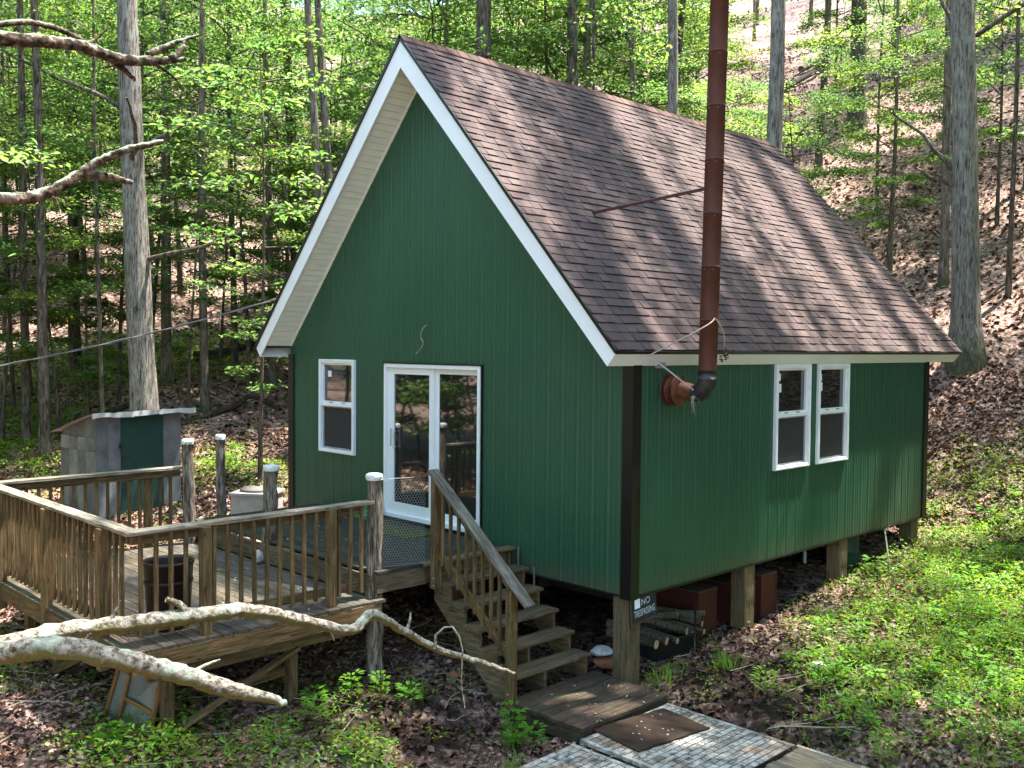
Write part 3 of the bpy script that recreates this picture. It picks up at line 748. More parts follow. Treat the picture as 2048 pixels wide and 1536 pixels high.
window('right', WR1, 'white double-hung window nearer the stovepipe', [(.09, .12, .10, .09), (.09, .25, .12, .11)])
window('right', WR2, 'white double-hung window farther from the stovepipe', [(.10, .14, .08, .09), (.10, .25, .10, .12)])
# glass bird-like ornament on the sill of the front window: simple small vase silhouette
# sliding door
a0, a1, z0, z1 = DOOR; m = wall_m('front')
dr = new('sliding_door', None, cabin, m @ Matrix.Translation(Vector((a0, 0, z0))))
P = lambda nm, L, mt: new(nm, boxes(nm, fixbox(L), mt, m), dr)
P('frame', [(a0, -.06, z0, a0+.05, .045, z1), (a1-.05, -.06, z0, a1, .045, z1), (a0+.05, -.06, z1-.05, a1-.05, .045, z1), (a0+.05, -.06, z0, a1-.05, .04, z0+.05)], 'vinyl')
mx = (a0+a1)/2-.03
P('sliding_sash', [(a0+.05, -.035, z0+.05, a0+.17, .0, z1-.05), (mx-.02, -.035, z0+.05, mx+.07, .0, z1-.05), (a0+.17, -.035, z1-.14, mx-.02, .0, z1-.05), (a0+.17, -.035, z0+.05, mx-.02, .0, z0+.20)], 'vinyl')
P('fixed_sash', [(mx+.07, -.055, z0+.05, mx+.14, -.036, z1-.05), (a1-.075, -.055, z0+.05, a1-.05, -.036, z1-.05), (mx+.14, -.055, z1-.12, a1-.075, -.036, z1-.05), (mx+.14, -.055, z0+.05, a1-.075, -.036, z0+.16)], 'vinyl')
P('pane', [(a0+.17, -.02, z0+.20, mx-.02, -.016, z1-.14)], 'glass')
P('pane', [(mx+.14, -.048, z0+.16, a1-.075, -.044, z1-.12)], 'glass')
P('header_cap', [(a0-.02, 0, z1, a1+.02, .055, z1+.018)], 'trim')
P('side_trim', [(a0-.014, 0, z0, a0-.002, .03, z1), (a1+.002, 0, z0-.2, a1+.014, .03, z1)], 'trim')
P('sill', [(a0-.01, -.05, z0-.05, a1+.01, .06, z0)], 'trim')
hn = P('handle', [(a0+.19, .0, z0+.95, a0+.205, .035, z0+.97), (a0+.19, .0, z0+1.16, a0+.205, .035, z0+1.18), (a0+.187, .035, z0+.93, a0+.208, .05, z0+1.2)], 'vinyl')
P('latch_plate', [(a0+.095, .0, z0+.96, a0+.125, .004, z0+1.2)], 'galv')
tube('dangling_wire', [(0.04, -.0, 2.93), (0.04, -.05, 2.925), (-.01, -.07, 2.86), (-.03, -.07, 2.78), (0.02, -.07, 2.70), (-.04, -.07, 2.62), (-.14, -.06, 2.56)], .007, 'twig', cabin, n=6, sub=4)
new('soffit_bracket', boxes('soffit_bracket', [(HW-.0, .38, EZ-.20, HW+.05, .50, EZ-.135)], 'galv'), cabin)
# screw heads in rows across the sheets
V, F = [], []
def screw(p, nrm):
    b = len(V); p = Vector(p); u_ = Vector((0, 0, 1)); w_ = nrm.cross(u_)
    for a in range(6): V.append(p+u_*.0075*math.cos(a*1.047)+w_*.0075*math.sin(a*1.047)+nrm*.004)
    V.append(p+nrm*.009); F.extend([(b+i, b+(i+1) % 6, b+6) for i in range(6)])
for z in (.12, .8, 1.5, 2.25, 3.1, 3.9, 4.7):
    x = XL+.075
    while x < HW-.1:
        if z < gz(x)-.08 and not any(o0-.03 < x < o1+.03 and o2-.03 < z < o3+.03 for o0, o1, o2, o3 in (DOOR, WF)): screw((x, -.001, z), Vector((0, -1, 0)))
        x += .2286
for z in (.12, .8, 1.5, 2.2):
    x = .075
    while x < YL-.1:
        if not any(o0-.03 < x < o1+.03 and o2-.03 < z < o3+.03 for o0, o1, o2, o3 in (WR1, WR2)): screw((HW+.001, x, z), Vector((1, 0, 0)))
        x += .2286
o = new('screws', mesh('screws', V, F, 'trim'), cabin); o['kind'] = 'stuff'
V = []

# ------------------------------------------------------------------ stovepipe
sp_ = thing('stovepipe', 'tall rust-red stovepipe rising outside the right wall of the cabin', 'stovepipe', (3.95, .62, 2.2))
PX, PY = 3.95, .62
top = Vector((3.97, .76, 8.4)); bot = Vector((PX, PY, 2.40)); dd = (top-bot)
z = 0; L = dd.length; k = 0; sec = .565
def cyl_between(name, a, b, r, mat, parent, n=28, lip=0):
    a, b = Vector(a), Vector(b); l = (b-a).length; x = frame_mat(a, b)
    v, f = [], []
    prof = [(-l/2, r), (l/2, r)] if not lip else [(-l/2, r+.0), (-l/2+.015, r), (l/2-.016, r), (l/2-.015, r+lip), (l/2, r+lip)]
    for q, rr in prof:
        for i in range(n): an = 6.28318*i/n; v.append((q, rr*math.cos(an), rr*math.sin(an)))
    for j in range(len(prof)-1):
        for i in range(n): f.append((j*n+i, j*n+(i+1) % n, (j+1)*n+(i+1) % n, (j+1)*n+i))
    f += [tuple(range(n)), tuple(range(len(v)-1, len(v)-1-n, -1))]
    me = mesh(name, v, f, mat)
    me.polygons.foreach_set('use_smooth', [len(p.vertices) == 4 for p in me.polygons]); return new(name, me, parent, x)
RP = .098
while z < L-.05:
    e = min(z+sec, L); a = bot+dd*(z/L); b = bot+dd*(e/L)
    cyl_between('pipe_section', a, b, RP+(.0012 if k % 2 else 0), 'rust', sp_, lip=.0018)
    for s in (0, 1): 
        c = b-dd.normalized()*.03; new('rivet', boxes('rivet', [(-.003, -.003, -.003, .003, .003, .003)], 'steel'), sp_, Matrix.Translation(c+Vector((.07*(1 if s else -.2), -.07 if s else -.1, 0))))
    z = e; k += 1
tube('pipe_lining', [bot-Vector((0, 0, .06)), bot+Vector((0, 0, .03))], RP+.004, 'pipeblack', sp_, n=28)
# elbow gores: from the vertical down and round towards the wall (-x)
cx_, cz_ = PX-.16, 2.34
pts = []
for i in range(5):
    an = math.radians(0-90*i/4); pts.append((Vector((cx_+.16*math.cos(an), PY, cz_+.16*math.sin(an))), an))
for i in range(4):
    v, f = [], []; n = 28
    for (p, an) in (pts[i], pts[i+1]):
        d = Vector((math.cos(an), 0, math.sin(an))); rr = RP+(.004 if i % 2 == 0 else 0)
        for k in range(n): t = 6.28318*k/n; v.append(p+d*rr*math.cos(t)+Vector((0, 1, 0))*rr*math.sin(t))
    f = [(k, (k+1) % n, n+(k+1) % n, n+k) for k in range(n)]
    new('elbow_gore', mesh('elbow_gore', v, f, 'pipeblack', True), sp_)
new('elbow_seam', None, sp_) if False else None
cyl_between('horizontal_pipe', (cx_+.0, PY, cz_-.16), (3.62, PY, cz_-.16+.03), RP-.004, 'rustorange', sp_)
cyl_between('wall_thimble', (3.50, PY, cz_-.14), (3.60, PY, cz_-.14), .155, 'rustorange', sp_, lip=.012)
cyl_between('wall_thimble', (3.452, PY, cz_-.13), (3.50, PY, cz_-.13), .175, 'rust', sp_)
beam('roof_brace', (2.04, .9, 4.31), (3.86, .74, 4.40), .042, .005, 'steel', sp_); beam('roof_brace', (2.04, .882, 4.29), (3.86, .722, 4.38), .006, .034, 'rust', sp_)
new('brace_foot', boxes('brace_foot', [(-.05, -.04, -.004, .05, .04, .01)], 'rust'), sp_, Matrix.Translation(Vector((2.07, .9, 4.29))) @ Matrix.Rotation(math.atan(SL), 4, 'Y'))
# perforated strap from fascia to elbow
beam('hanger_strap', (3.60, .12, 2.56), (3.86, .50, 2.22), .018, .003, 'steel', sp_, upv=(1, -1, 0))
# dry twig caught on the pipe
tw = thing('dry_twig', 'long pale dry twig hooked over the stovepipe at the eave', 'twig', (3.75, -.24, 2.57))
tube('stem', [(3.78, -.20, 2.58), (3.95, .15, 2.76), (4.08, .45, 2.92), (4.09, .53, 2.985)], [.006, .007, .008, .007], 'twig', tw, n=6, sub=3)
tube('stem', [(4.09, .53, 2.985), (4.08, .68, 2.88), (4.06, .76, 2.76), (4.05, .77, 2.62)], [.006, .006, .005, .004], 'twig', tw, n=6, sub=3)
N_, T_ = rand_dirs(26, 1.0); Cn = np.stack([rng.normal(4.05, .02, 26), rng.normal(.77, .03, 26), rng.normal(2.60, .035, 26)], 1)
V1, F1 = leaf_quads(Cn, N_, T_, np.full(26, .06), np.full(26, .025)); new('withered_leaves', fastmesh('withered_leaves', V1, F1, 'litter', tint=np.repeat(np.tile([[.09, .065, .045]], (26, 1)), 4, 0)), tw)
tw2 = thing('dry_rootlet', 'small tangle of dry rootlets hanging under the stovepipe elbow', 'twig', (3.88, .48, 2.1))
r_ = random.Random(3)
for i in range(7):
    p = Vector((3.88, .48, 2.16)); Pp = [p]
    for j in range(4): p = p+Vector((r_.uniform(-.02, .02), r_.uniform(-.06, .05), r_.uniform(-.07, -.01))); Pp.append(p)
    tube('rootlet', Pp, [.006, .004, .003, .002, .001], 'twig', tw2, n=5)

# ------------------------------------------------------------------ deck and landing
LZ, DZ = .285, 0.0
deck = thing('deck', 'weathered wooden deck with baluster railings and a raised landing at the door', 'deck', (-.3, -2.3, -1))
y = -4.66; k = 0
while y < -2.06:
    wd = .138; x1 = 1.73+rnd.uniform(-.006, .006)
    beam('deck_board', (-2.5, y+wd/2, DZ-.014), (x1, y+wd/2, DZ-.014+rnd.uniform(-.002, .002)), wd-.002, .028, 'deckgrey' if rnd.random() < .6 else 'deck', deck)
    y += wd+.005
y = -2.02
while y < -.08:
    wd = .138
    beam('landing_board', (-2.5, y+wd/2, LZ-.014), (1.60 if y > -1.4 else 1.69, y+wd/2, LZ-.014+rnd.uniform(-.002, .002)), wd-.002, .028, 'landing', deck); y += wd+.004
beam('landing_board', (1.676, -1.42, LZ-.0135), (1.676, -.04, LZ-.0135), .14, .03, 'tread', deck)
beam('rim_board', (1.712, -4.64, DZ-.115), (1.712, -2.02, DZ-.115), .17, .038, 'rail', deck, upv=(1, 0, 0))
beam('rim_board', (-2.5, -4.645, DZ-.115), (1.69, -4.645, DZ-.115), .17, .036, 'rail', deck, upv=(0, 1, 0))
beam('rim_board', (-2.48, -4.64, DZ-.115), (-2.48, -2.02, DZ-.115), .17, .036, 'rail', deck, upv=(1, 0, 0))
beam('landing_fascia', (-2.5, -2.035, .13), (1.60, -2.035, .13), .22, .03, 'deck', deck, upv=(0, 1, 0))
beam('landing_fascia', (1.655, -2.02, LZ-.135), (1.655, -1.36, LZ-.135), .2, .036, 'deck', deck, upv=(1, 0, 0))
beam('landing_fascia', (1.62, -1.36, LZ-.135), (1.62, -.04, LZ-.135), .2, .036, 'tread', deck, upv=(1, 0, 0))
for yy in (-4.2, -3.5, -2.85, -2.3):
    beam('joist', (-2.4, yy, DZ-.11), (1.69, yy, DZ-.11), .04, .15, 'black', deck)
beam('girder', (1.45, -4.4, DZ-.29), (1.45, -2.2, DZ-.29), .08, .19, 'post', deck)
beam('girder', (-1.6, -4.4, DZ-.29), (-1.6, -2.2, DZ-.29), .08, .19, 'post', deck)
beam('joist', (-2.3, -.6, LZ-.12), (1.6, -.6, LZ-.12), .04, .17, 'black', deck); beam('joist', (-2.3, -1.4, LZ-.12), (1.6, -1.4, LZ-.12), .04, .17, 'black', deck)
for (x, yy) in ((1.42, -4.2), (1.42, -2.9), (-.85, -4.35), (-1.9, -4.3), (-.85, -2.7), (1.3, -.5), (-2.2, -.6)):
    z0 = h(x, yy)-.1; beam('deck_support', (x, yy, z0), (x, yy, DZ-.2), .1, .1, 'rail', deck)
beam('diagonal_brace', (1.49, -4.2, h(1.4, -4.2)+.05), (1.49, -2.86, -.38), .038, .09, 'rail', deck, upv=(1, 0, 0))
beam('diagonal_brace', (-.85, -4.42, -.85), (.6, -4.42, -.22), .09, .038, 'rail', deck, upv=(0, 1, 0))
beam('low_rail', (1.37, -3.6, -.66), (1.37, -2.85, -.62), .038, .09, 'rail', deck)
# railing builder
def railing(p0, p1, out, posts, cap_end0=0, cap_end1=0, nb=None, ztop=1.03, zb=.10, basez=0, postdown=.30):
    p0, p1 = Vector((*p0, 0)), Vector((*p1, 0)); d = (p1-p0).normalized(); o = Vector((*out, 0)); L = (p1-p0).length
    Z = lambda z: Vector((0, 0, z+basez))
    beam('rail_cap', p0-d*cap_end0+Z(ztop-.018), p1+d*cap_end1+Z(ztop-.018), .14, .036, 'cap', deck)
    beam('top_rail', p0+Z(ztop-.082)-o*.012, p1+Z(ztop-.082)-o*.012, .038, .09, 'rail', deck)
    beam('bottom_rail', p0+Z(zb+.045)-o*.012, p1+Z(zb+.045)-o*.012, .038, .088, 'rail', deck)
    t = .07
    while t < L-.03:
        if all(abs(t-q) > .055 for q in posts):
            q = p0+d*t+o*.028; beam('baluster', q+Z(zb-.02), q+Z(ztop-.04), .036, .036, 'rail', deck, upv=(0, 1, 0), jit=.05)
        t += .138
    for q in posts:
        c = p0+d*q+o*.060; beam('rail_post', c+Z(-postdown), c+Z(ztop-.038), .09, .09, 'rail', deck, upv=(0, 1, 0))
railing((1.56, -4.58), (1.56, -2.12), (1, 0), [.66, 2.02], cap_end0=.07, cap_end1=.10)
railing((1.49, -4.58), (-2.4, -4.58), (0, -1), [.42, 1.85, 3.25], cap_end0=0, cap_end1=.07)
railing((-2.42, -4.50), (-2.42, -2.25), (-1, 0), [1.85], cap_end0=0, cap_end1=.18)
for yy in (-3.92, -2.56):
    for zz in (-.07, -.17):
        tube('bolt', [(1.664, yy+.01, zz), (1.674, yy+.01, zz)], .012, 'steel', deck, n=8)
# rough log posts with painted tops
def log_post(x, y, z0, z1, r, seed, lean=(0, 0)):
    P, R = [], []; n = 12
    rr = random.Random(seed)
    for i in range(n):
        t = i/(n-1); P.append((x+lean[0]*t+rr.gauss(0, .008), y+lean[1]*t+rr.gauss(0, .008), z0+(z1-z0)*t)); R.append(r*(1.06-.12*t)*(1+rr.uniform(-.06, .06)))
    o = tube('log_post', P, R, 'log', deck, n=16, seed=seed, ridge=.11, noise=.03)
    xt, yt = P[-1][0], P[-1][1]
    v, f = tube_arrays([(0, 0, -.04), (0, 0, -.005), (0, 0, .018), (0, 0, .028)], [r*1.02, r*1.06, r*1.0, r*.75], 14, .05, seed)
    new('painted_cap', mesh('painted_cap', v, f, 'paintcap'), o, Matrix.Translation(Vector((xt, yt, z1))))
log_post(1.56, -1.96, -1.0, 1.28, .088, 1, (-.02, 0))
log_post(-.66, -1.93, -.1, 1.17, .092, 2, (.07, -.02))
log_post(-2.34, -2.16, -.4, 1.37, .075, 3)
log_post(-2.62, -1.52, -.5, 1.37, .066, 4, (-.05, 0))
# chicken wire between log post and stair newel
def chicken():
    V, F = [], []; A = Vector((1.60, -1.90, 0)); B = Vector((1.73, -1.42, 0)); Lc = (B-A).length; u_ = (B-A)/Lc
    cw, ch = .032, .028; nu = int(Lc/cw); nv = int(.95/ch)
    nrm = Vector((u_.y, -u_.x, 0))
    def seg(p, q):
        b = len(V); t = .0008; d = (q-p).normalized(); s = d.cross(nrm)*t; nn = nrm*t
        V.extend([p-s-nn, p+s-nn, p+nn*1.2, q-s-nn, q+s-nn, q+nn*1.2]); F.extend([(b, b+1, b+4, b+3), (b+1, b+2, b+5, b+4), (b+2, b, b+3, b+5)])
    for j in range(nv):
        for i in range(nu+1):
            ox = .5*cw if j % 2 else 0; x = i*cw+ox; z = LZ+.02+j*ch
            if x > Lc+.02: continue
            p = A+u_*x+Vector((0, 0, z)); seg(p, p+Vector((0, 0, ch*.45)))
            for s in (-1, 1):
                x2 = x+s*cw*.5
                if -.01 < x2 < Lc+.01: seg(p+Vector((0, 0, ch*.45)), A+u_*x2+Vector((0, 0, z+ch)))
    for z in (LZ+.02, LZ+.96): seg(A+Vector((0, 0, z)), B+Vector((0, 0, z))); seg(A+Vector((0, 0, z+.003)), B+Vector((0, 0, z+.003)))
    return mesh('chicken_wire', V, F, 'wire')
new('chicken_wire', chicken(), deck)

# ------------------------------------------------------------------ stairs
st = thing('staircase', 'six-step wooden stairs with one handrail climbing along the gable wall', 'stairs', (2.4, -.65, -1))
run, rise = .244, .197
ys0, ys1 = -1.26, -.06
for k in range(1, 6):
    xf, z = 1.74+run*k, LZ-rise*k
    w2 = .128
    for q in range(2):
        beam('tread', (xf-.07-q*(w2+.006), ys0-.03, z-.018), (xf-.07-q*(w2+.006), ys1, z-.018), w2, .036, 'tread', st)
for yy in (ys0+.02, (ys0+ys1)/2-.1, ys1-.05):
    V = [(1.72, LZ-.035), (1.72, -.12), (2.72, -.975), (2.95, -.975), (2.95, -.86)]
    for k in range(5, 0, -1):
        xf, z = 1.74+run*k, LZ-rise*k
        V += [(xf-.035, z-rise-.036 if k == 5 else z-rise-.036), (xf-.035, z-.038), (xf-.035-run, z-.038)]
    # simplified saw profile extruded
    pts_ = [(1.70, LZ-.07), (1.70, -.14), (2.66, -.965), (2.93, -.965)]
    for k in range(5, 0, -1):
        xf, z = 1.74+run*k, LZ-rise*k
        pts_ += [(xf-.035, z-.039), (xf-.035-run, z-.039)]
    n = len(pts_); v = [(x, yy-.019, z) for x, z in pts_]+[(x, yy+.019, z) for x, z in pts_]
    f = [tuple(range(n)), tuple(range(2*n-1, n-1, -1))]+[(i, n+i, n+(i+1) % n, (i+1) % n) for i in range(n)]
    for ob in [new('stringer', mesh('stringer', v, f, 'tread'), st)]: pass
new_z = lambda x: LZ-(x-1.74)*rise/run
NY = ys0-.065
beam('newel_post', (1.80, NY, .02), (1.80, NY, 1.235), .09, .09, 'rail', st, upv=(0, 1, 0))
beam('newel_post', (2.985, NY, -.99), (2.985, NY, .22), .09, .09, 'rail', st, upv=(0, 1, 0))
ra = Vector((1.735, NY, 1.305)); rb = Vector((3.245, NY, .105))
beam('handrail', ra, rb, .14, .036, 'cap', st)
dsl = (rb-ra); 
beam('sub_rail', Vector((1.85, NY+.02, 1.125)), Vector((2.97, NY+.02, .235)), .038, .09, 'rail', st)
beam('lower_rail', Vector((1.85, NY+.02, .40)), Vector((2.97, NY+.02, -.50)), .038, .09, 'rail', st)
for i in range(8):
    x = 1.93+i*.128; t = (x-ra.x)/dsl.x; zt = ra.z+dsl.z*t-.03; zb = .40-(x-1.85)*.9/1.12-.05
    beam('baluster', (x, NY-.012, zb), (x, NY-.012, zt), .034, .034, 'rail', st, upv=(0, 1, 0), jit=.03)
for zz in (.06, .14): tube('bolt', [(1.82, NY-.045, zz), (1.82, NY-.053, zz)], .010, 'steel', st, n=8)
for zz in (-.92, -.83): tube('bolt', [(2.99, NY-.045, zz), (2.99, NY-.053, zz)], .010, 'steel', st, n=8)
new('flashing', boxes('flashing', [(1.77, -.045, .02, 1.79, -.03, LZ+.01), (2.04, -.045, -.15, 2.055, -.03, .10)], 'steel'), st)

# platform at the foot of the stairs
pf = thing('step_platform', 'low dark plank platform at the foot of the stairs', 'platform', (3.45, -.65, -1.02))
PZ = -.915; x = 2.93
for k in range(7):
    wd = .14; beam('board', (x+wd/2, -1.33+rnd.uniform(-.01, .01), PZ-.018), (x+wd/2, .0+rnd.uniform(-.01, .01), PZ-.018+rnd.uniform(-.003, .003)), wd-.002, .036, 'plat', pf); x += wd+.006
beam('side_rim', (2.95, -1.29, PZ-.11), (3.94, -1.29, PZ-.11), .15, .036, 'plat', pf, upv=(0, 1, 0))
beam('side_rim', (3.92, -1.27, PZ-.11), (3.92, -.03, PZ-.11), .15, .036, 'plat', pf, upv=(1, 0, 0))
beam('side_rim', (2.95, -.04, PZ-.11), (3.94, -.04, PZ-.11), .15, .036, 'plat', pf, upv=(0, 1, 0))

# walkway of white brick-patterned sheets and planks
WZ = -.985
def brick_panel(label, ox, oy, ang, nxb, nyb, bl, bw, skip=lambda i, j: False):
    t = thing('brick_pattern_panel', label, 'walkway panel', (ox, oy, WZ), 'weathered white brick-pattern walkway panels')
    R = Matrix.Translation(Vector((ox, oy, WZ))) @ Matrix.Rotation(ang, 4, 'Z')
    Lx, Ly = nxb*bw, nyb*bl
    new('backing', boxes('backing', [(0, 0, -.03, Lx, Ly, .0)], 'grout'), t, R)
    new('edging', boxes('edging', [(-.0, -.045, -.03, Lx, -.002, .008)], 'whitebrick'), t, R); new('edging', boxes('edging', [(0, Ly+.002, -.03, Lx, Ly+.05, .008)], 'whitebrick'), t, R)
    for i in range(nxb):
        for j in range(-1, nyb):
            y0 = j*bl+(bl/2 if i % 2 else 0); y1 = min(y0+bl-.013, Ly-.003); y0 = max(y0, .003)
            if y1-y0 < .02 or skip(i, j): continue
            l = y1-y0; me = beam_mesh(l, bw-.011, .008, 'whitebrick', .002)
            new('brick', me, t, R @ Matrix.Translation(Vector((i*bw+bw/2, (y0+y1)/2, .003+rnd.uniform(0, .0015)))) @ Matrix.Rotation(math.pi/2, 4, 'Z'))
    return t
brick_panel('white brick-pattern panel in front of the platform, doormat on it', 3.99, -1.36, 0.0, 20, 6, .21, .072)
brick_panel('white brick-pattern panel nearer the camera, past the gap', 4.03, -2.62, 0.02, 20, 5, .21, .072)
pl = thing('plank_walkway', 'weathered greenish planks continuing the walkway to the lower right', 'walkway', (6.4, -.6, WZ))
for i in range(8):
    yy = -.17-i*.145; beam('plank', (5.50+rnd.uniform(0, .02), yy, WZ+.012), (7.9, yy, WZ+.012), .138, .032, 'planks', pl)
new('white_edging', boxes('white_edging', [(5.46, -.09, -.03+WZ, 7.9, -.05, .02+WZ)], 'whitebrick'), pl)
dm = thing('doormat', 'dark wet brown doormat on the white brick-pattern walkway', 'doormat', (4.3, -.75, WZ+.01))
def ragged(lx, ly, t, mat, seed):
    r = random.Random(seed); P = []
    for k in range(14): P.append((-lx/2+lx*k/14, -ly/2+r.uniform(-.008, .008)))
    for k in range(10): P.append((lx/2+r.uniform(-.008, .008), -ly/2+ly*k/10))
    for k in range(14): P.append((lx/2-lx*k/14, ly/2+r.uniform(-.008, .008)))
    for k in range(10): P.append((-lx/2+r.uniform(-.008, .008), ly/2-ly*k/10))
    n = len(P); v = [(x, y, 0) for x, y in P]+[(x, y, t+r.uniform(-.003, .004)) for x, y in P]+[(x*.96, y*.95, t+r.uniform(-.001, .003)) for x, y in P]+[(0, 0, t+.002)]
    f = [(i, (i+1) % n, n+(i+1) % n, n+i) for i in range(n)]+[(n+i, n+(i+1) % n, 2*n+(i+1) % n, 2*n+i) for i in range(n)]+[(2*n+i, 2*n+(i+1) % n, 3*n) for i in range(n)]
    return mesh('mat', v, f, mat)
new('mat', ragged(.94, .62, .012, 'brownmat', 3), dm, Matrix.Translation(Vector((4.31, -.74, WZ+.012))) @ Matrix.Rotation(math.radians(82), 4, 'Z'))
new('mat_debris', boxes('mat_debris', [(rnd.uniform(-.2, .2), rnd.uniform(-.3, .3), .008, 0, 0, .010) if False else (x_, y_, .0075, x_+.02, y_+.008, .0095) for x_, y_ in [(rnd.uniform(-.22, .22), rnd.uniform(-.35, .35)) for _ in range(14)]], 'litter'), dm, Matrix.Translation(Vector((4.33, -.74, WZ+.020))))
for p in dm.children:
    if p.name.startswith('mat_debris'):
        ca = p.data.color_attributes.new('tint', 'FLOAT_COLOR', 'POINT'); ca.data.foreach_set('color', np.tile([.5, .45, .35, 1], len(p.data.vertices)).astype(np.float32))
gm = thing('doormat', 'mossy green mat on the landing before the sliding door', 'doormat', (.1, -.5, LZ))
new('mat', beam_mesh(.86, .52, .012, 'greenmat'), gm, Matrix.Translation(Vector((.12, -.5, LZ+.008))) @ Matrix.Rotation(math.radians(4), 4, 'Z'))

# ------------------------------------------------------------------ things on the deck
bc = Vector((1.16, -4.06, 0)); 
brl = thing('trash_barrel', 'dark maroon open plastic barrel standing on the deck', 'barrel', bc)
lathe('body', [(.0, .0), (.185, .0), (.19, .02), (.225, .60), (.235, .605), (.235, .635), (.222, .635), (.212, .60), (.18, .04), (0, .04)], 'barrel', brl, bc)
for zz in (.42,): lathe('band', [(.19+.06*zz, zz), (.198+.06*zz, zz+.01), (.2+.06*zz, zz+.03), (.194+.06*zz, zz+.04)], 'barrel', brl, bc)
tag(rock('painted_stone', (-.62, -2.10, .085), (.055, .08, .095), 'stone', 4), 'round pale stone with dark lines leaning against the landing step', 'stone')
gb = thing('carton', 'green carton with white letters on the landing under the gable window', 'box', (-.95, -.22, LZ))
new('box', boxes('box', [(-1.2, -.30, LZ, -.80, -.12, LZ+.17)], 'boxgreen'), gb)
def text(s, size, mat, parent, m, extr=.001):
    cu = bpy.data.curves.new('lettering', 'FONT'); cu.body = s; cu.size = size; cu.extrude = extr; cu.align_x = 'CENTER'; cu.align_y = 'CENTER'
    cu.offset = size*.012
    cu.materials.append(MAT[mat]); tmp = bpy.data.objects.new('tmp', cu); col.objects.link(tmp); bpy.context.view_layer.update()
    me = bpy.data.meshes.new_from_object(tmp.evaluated_get(bpy.context.evaluated_depsgraph_get())); bpy.data.objects.remove(tmp)
    return new('lettering', me, parent, m)
text('SOLD', .105, 'letters', gb, Matrix.Translation(Vector((-1.0, -.3025, LZ+.09))) @ Matrix.Rotation(math.pi/2, 4, 'X'))

# ------------------------------------------------------------------ outhouse and cistern
oh = thing('outhouse', 'small grey patched outhouse with a green door and slanting sheet roof', 'outhouse', (-6.9, -1, -.5))
# front (door) side runs from corner A to B; left side from A to C
def fvw(u, dep):
    q = (u-1024)/FPX*dep; return CAM+Vector((fw.x, fw.y, 0)).normalized()*dep+Vector((rt.x, rt.y, 0))*q
A = Vector((-6.986, -1.578, 0)); B = Vector((-7.123, .012, 0))
fd = (B-A); fl = fd.length; fd.normalize(); ld = Vector((-fd.y, fd.x, 0));
gz0 = h(-6.8, -1.1)-.05; gz0 = -.42
def OM():
    mm = Matrix.Identity(4)
    for i in range(3): mm[i][0], mm[i][1], mm[i][2], mm[i][3] = fd[i], ld[i], (0, 0, 1)[i], (A.x, A.y, gz0)[i]
    return mm
om = OM(); FL, LD, HT = fl, 1.3, 1.86
def opanel(nm, pts4, mat, t=.012):
    return new(nm, mesh(nm, pts4, [(0, 1, 2, 3)], mat), oh, om)
def obox(nm, L, mat): return new(nm, boxes(nm, L, mat), oh, om)
roofz = lambda y_: HT-.36*y_/LD
cols_f = [0, .20, .40, 1.15, FL]
new_body = [(0, .0, 0, FL, LD, HT-.2)]
def prism(nm, x0, x1, y0, y1, mat, z0=0.0):
    v = [(x0, y0, z0), (x1, y0, z0), (x1, y1, z0), (x0, y1, z0), (x0, y0, roofz(y0)), (x1, y0, roofz(y0)), (x1, y1, roofz(y1)), (x0, y1, roofz(y1))]
    return new(nm, mesh(nm, v, BOXF, mat), oh, om)
prism('wall', .01, FL-.01, .01, LD-.01, 'shedgrey')
obox('wall_sheet', [(0, -.008, 0, .22, .002, HT-.03)], 'shedgrey'); obox('wall_sheet', [(.22, -.012, 0, .44, .0, HT-.02)], 'shedgrey')
obox('wall_sheet', [(FL-.36, -.010, 0, FL, .002, HT-.01)], 'shedgrey')
for i in range(4):
    a_, b_ = i*LD/4, (i+1)*LD/4
    for z0_, z1_ in ((0, .7), (.7, 1.2), (1.2, 1.44)): 
        obox('wall_sheet', [(-.01-.003*((i+int(z0_*3)) % 3), a_, z0_, .003, b_-.004, z1_-.004)], 'shedpale' if (i+int(z0_*2)) % 2 else 'shedgrey')
dd_ = obox('door', [(.44, -.03, .03, FL-.36, -.012, HT-.06)], 'shedgreen')
new('handle', boxes('handle', [(.455, -.045, 1.0, .49, -.031, 1.12)], 'pipeblack'), dd_, om)
obox('hinge', [(.40, -.034, 1.25, .46, -.03, 1.33)], 'pipeblack')
obox('roof_sheet', [(-.12, -.16, HT+.0, .5, LD+.12, HT+.018)], 'shedroof')
for sh in oh.children:
    if sh.name.startswith('roof_sheet'): sh.hide_render = False
# remove flat test sheet and build warped sheets
for sh in [c for c in oh.children if c.name.startswith('roof_sheet')]: bpy.data.objects.remove(sh)
for (xa, xb, lift) in ((-.14, .62, .0), (.60, 1.15, .012), (1.13, FL+.22, .022)):
    v, f = [], []; n = 7
    for i in range(n):
        for j in range(4):
            x = xa+(xb-xa)*i/(n-1); yy = -.16+(LD+.3)*j/3; zz = roofz(yy)+.012+lift+.006*math.sin(i*1.9+xa*7)*(1 if j == 0 else .4)-(.03*(j == 0))
            v.append((x, yy, zz))
    for i in range(n-1):
        for j in range(3): q = i*4+j; f.append((q, q+4, q+5, q+1))
    b = len(v); 
    for j in range(n): v.append((v[j*4][0], v[j*4][1]-.004, v[j*4][2]-.085+.012*math.sin(j*1.1+xa*5)))
    for j in range(n-1): f.append((j*4, b+j, b+j+1, (j+1)*4))
    new('roof_sheet', mesh('roof_sheet', v, f, 'shedroof'), oh, om)
ct = thing('cistern', 'white concrete cistern box with a round brown lid behind the deck', 'cistern', (-5.0, .3, -.4))
zc = h(-5.0, .3)-.05
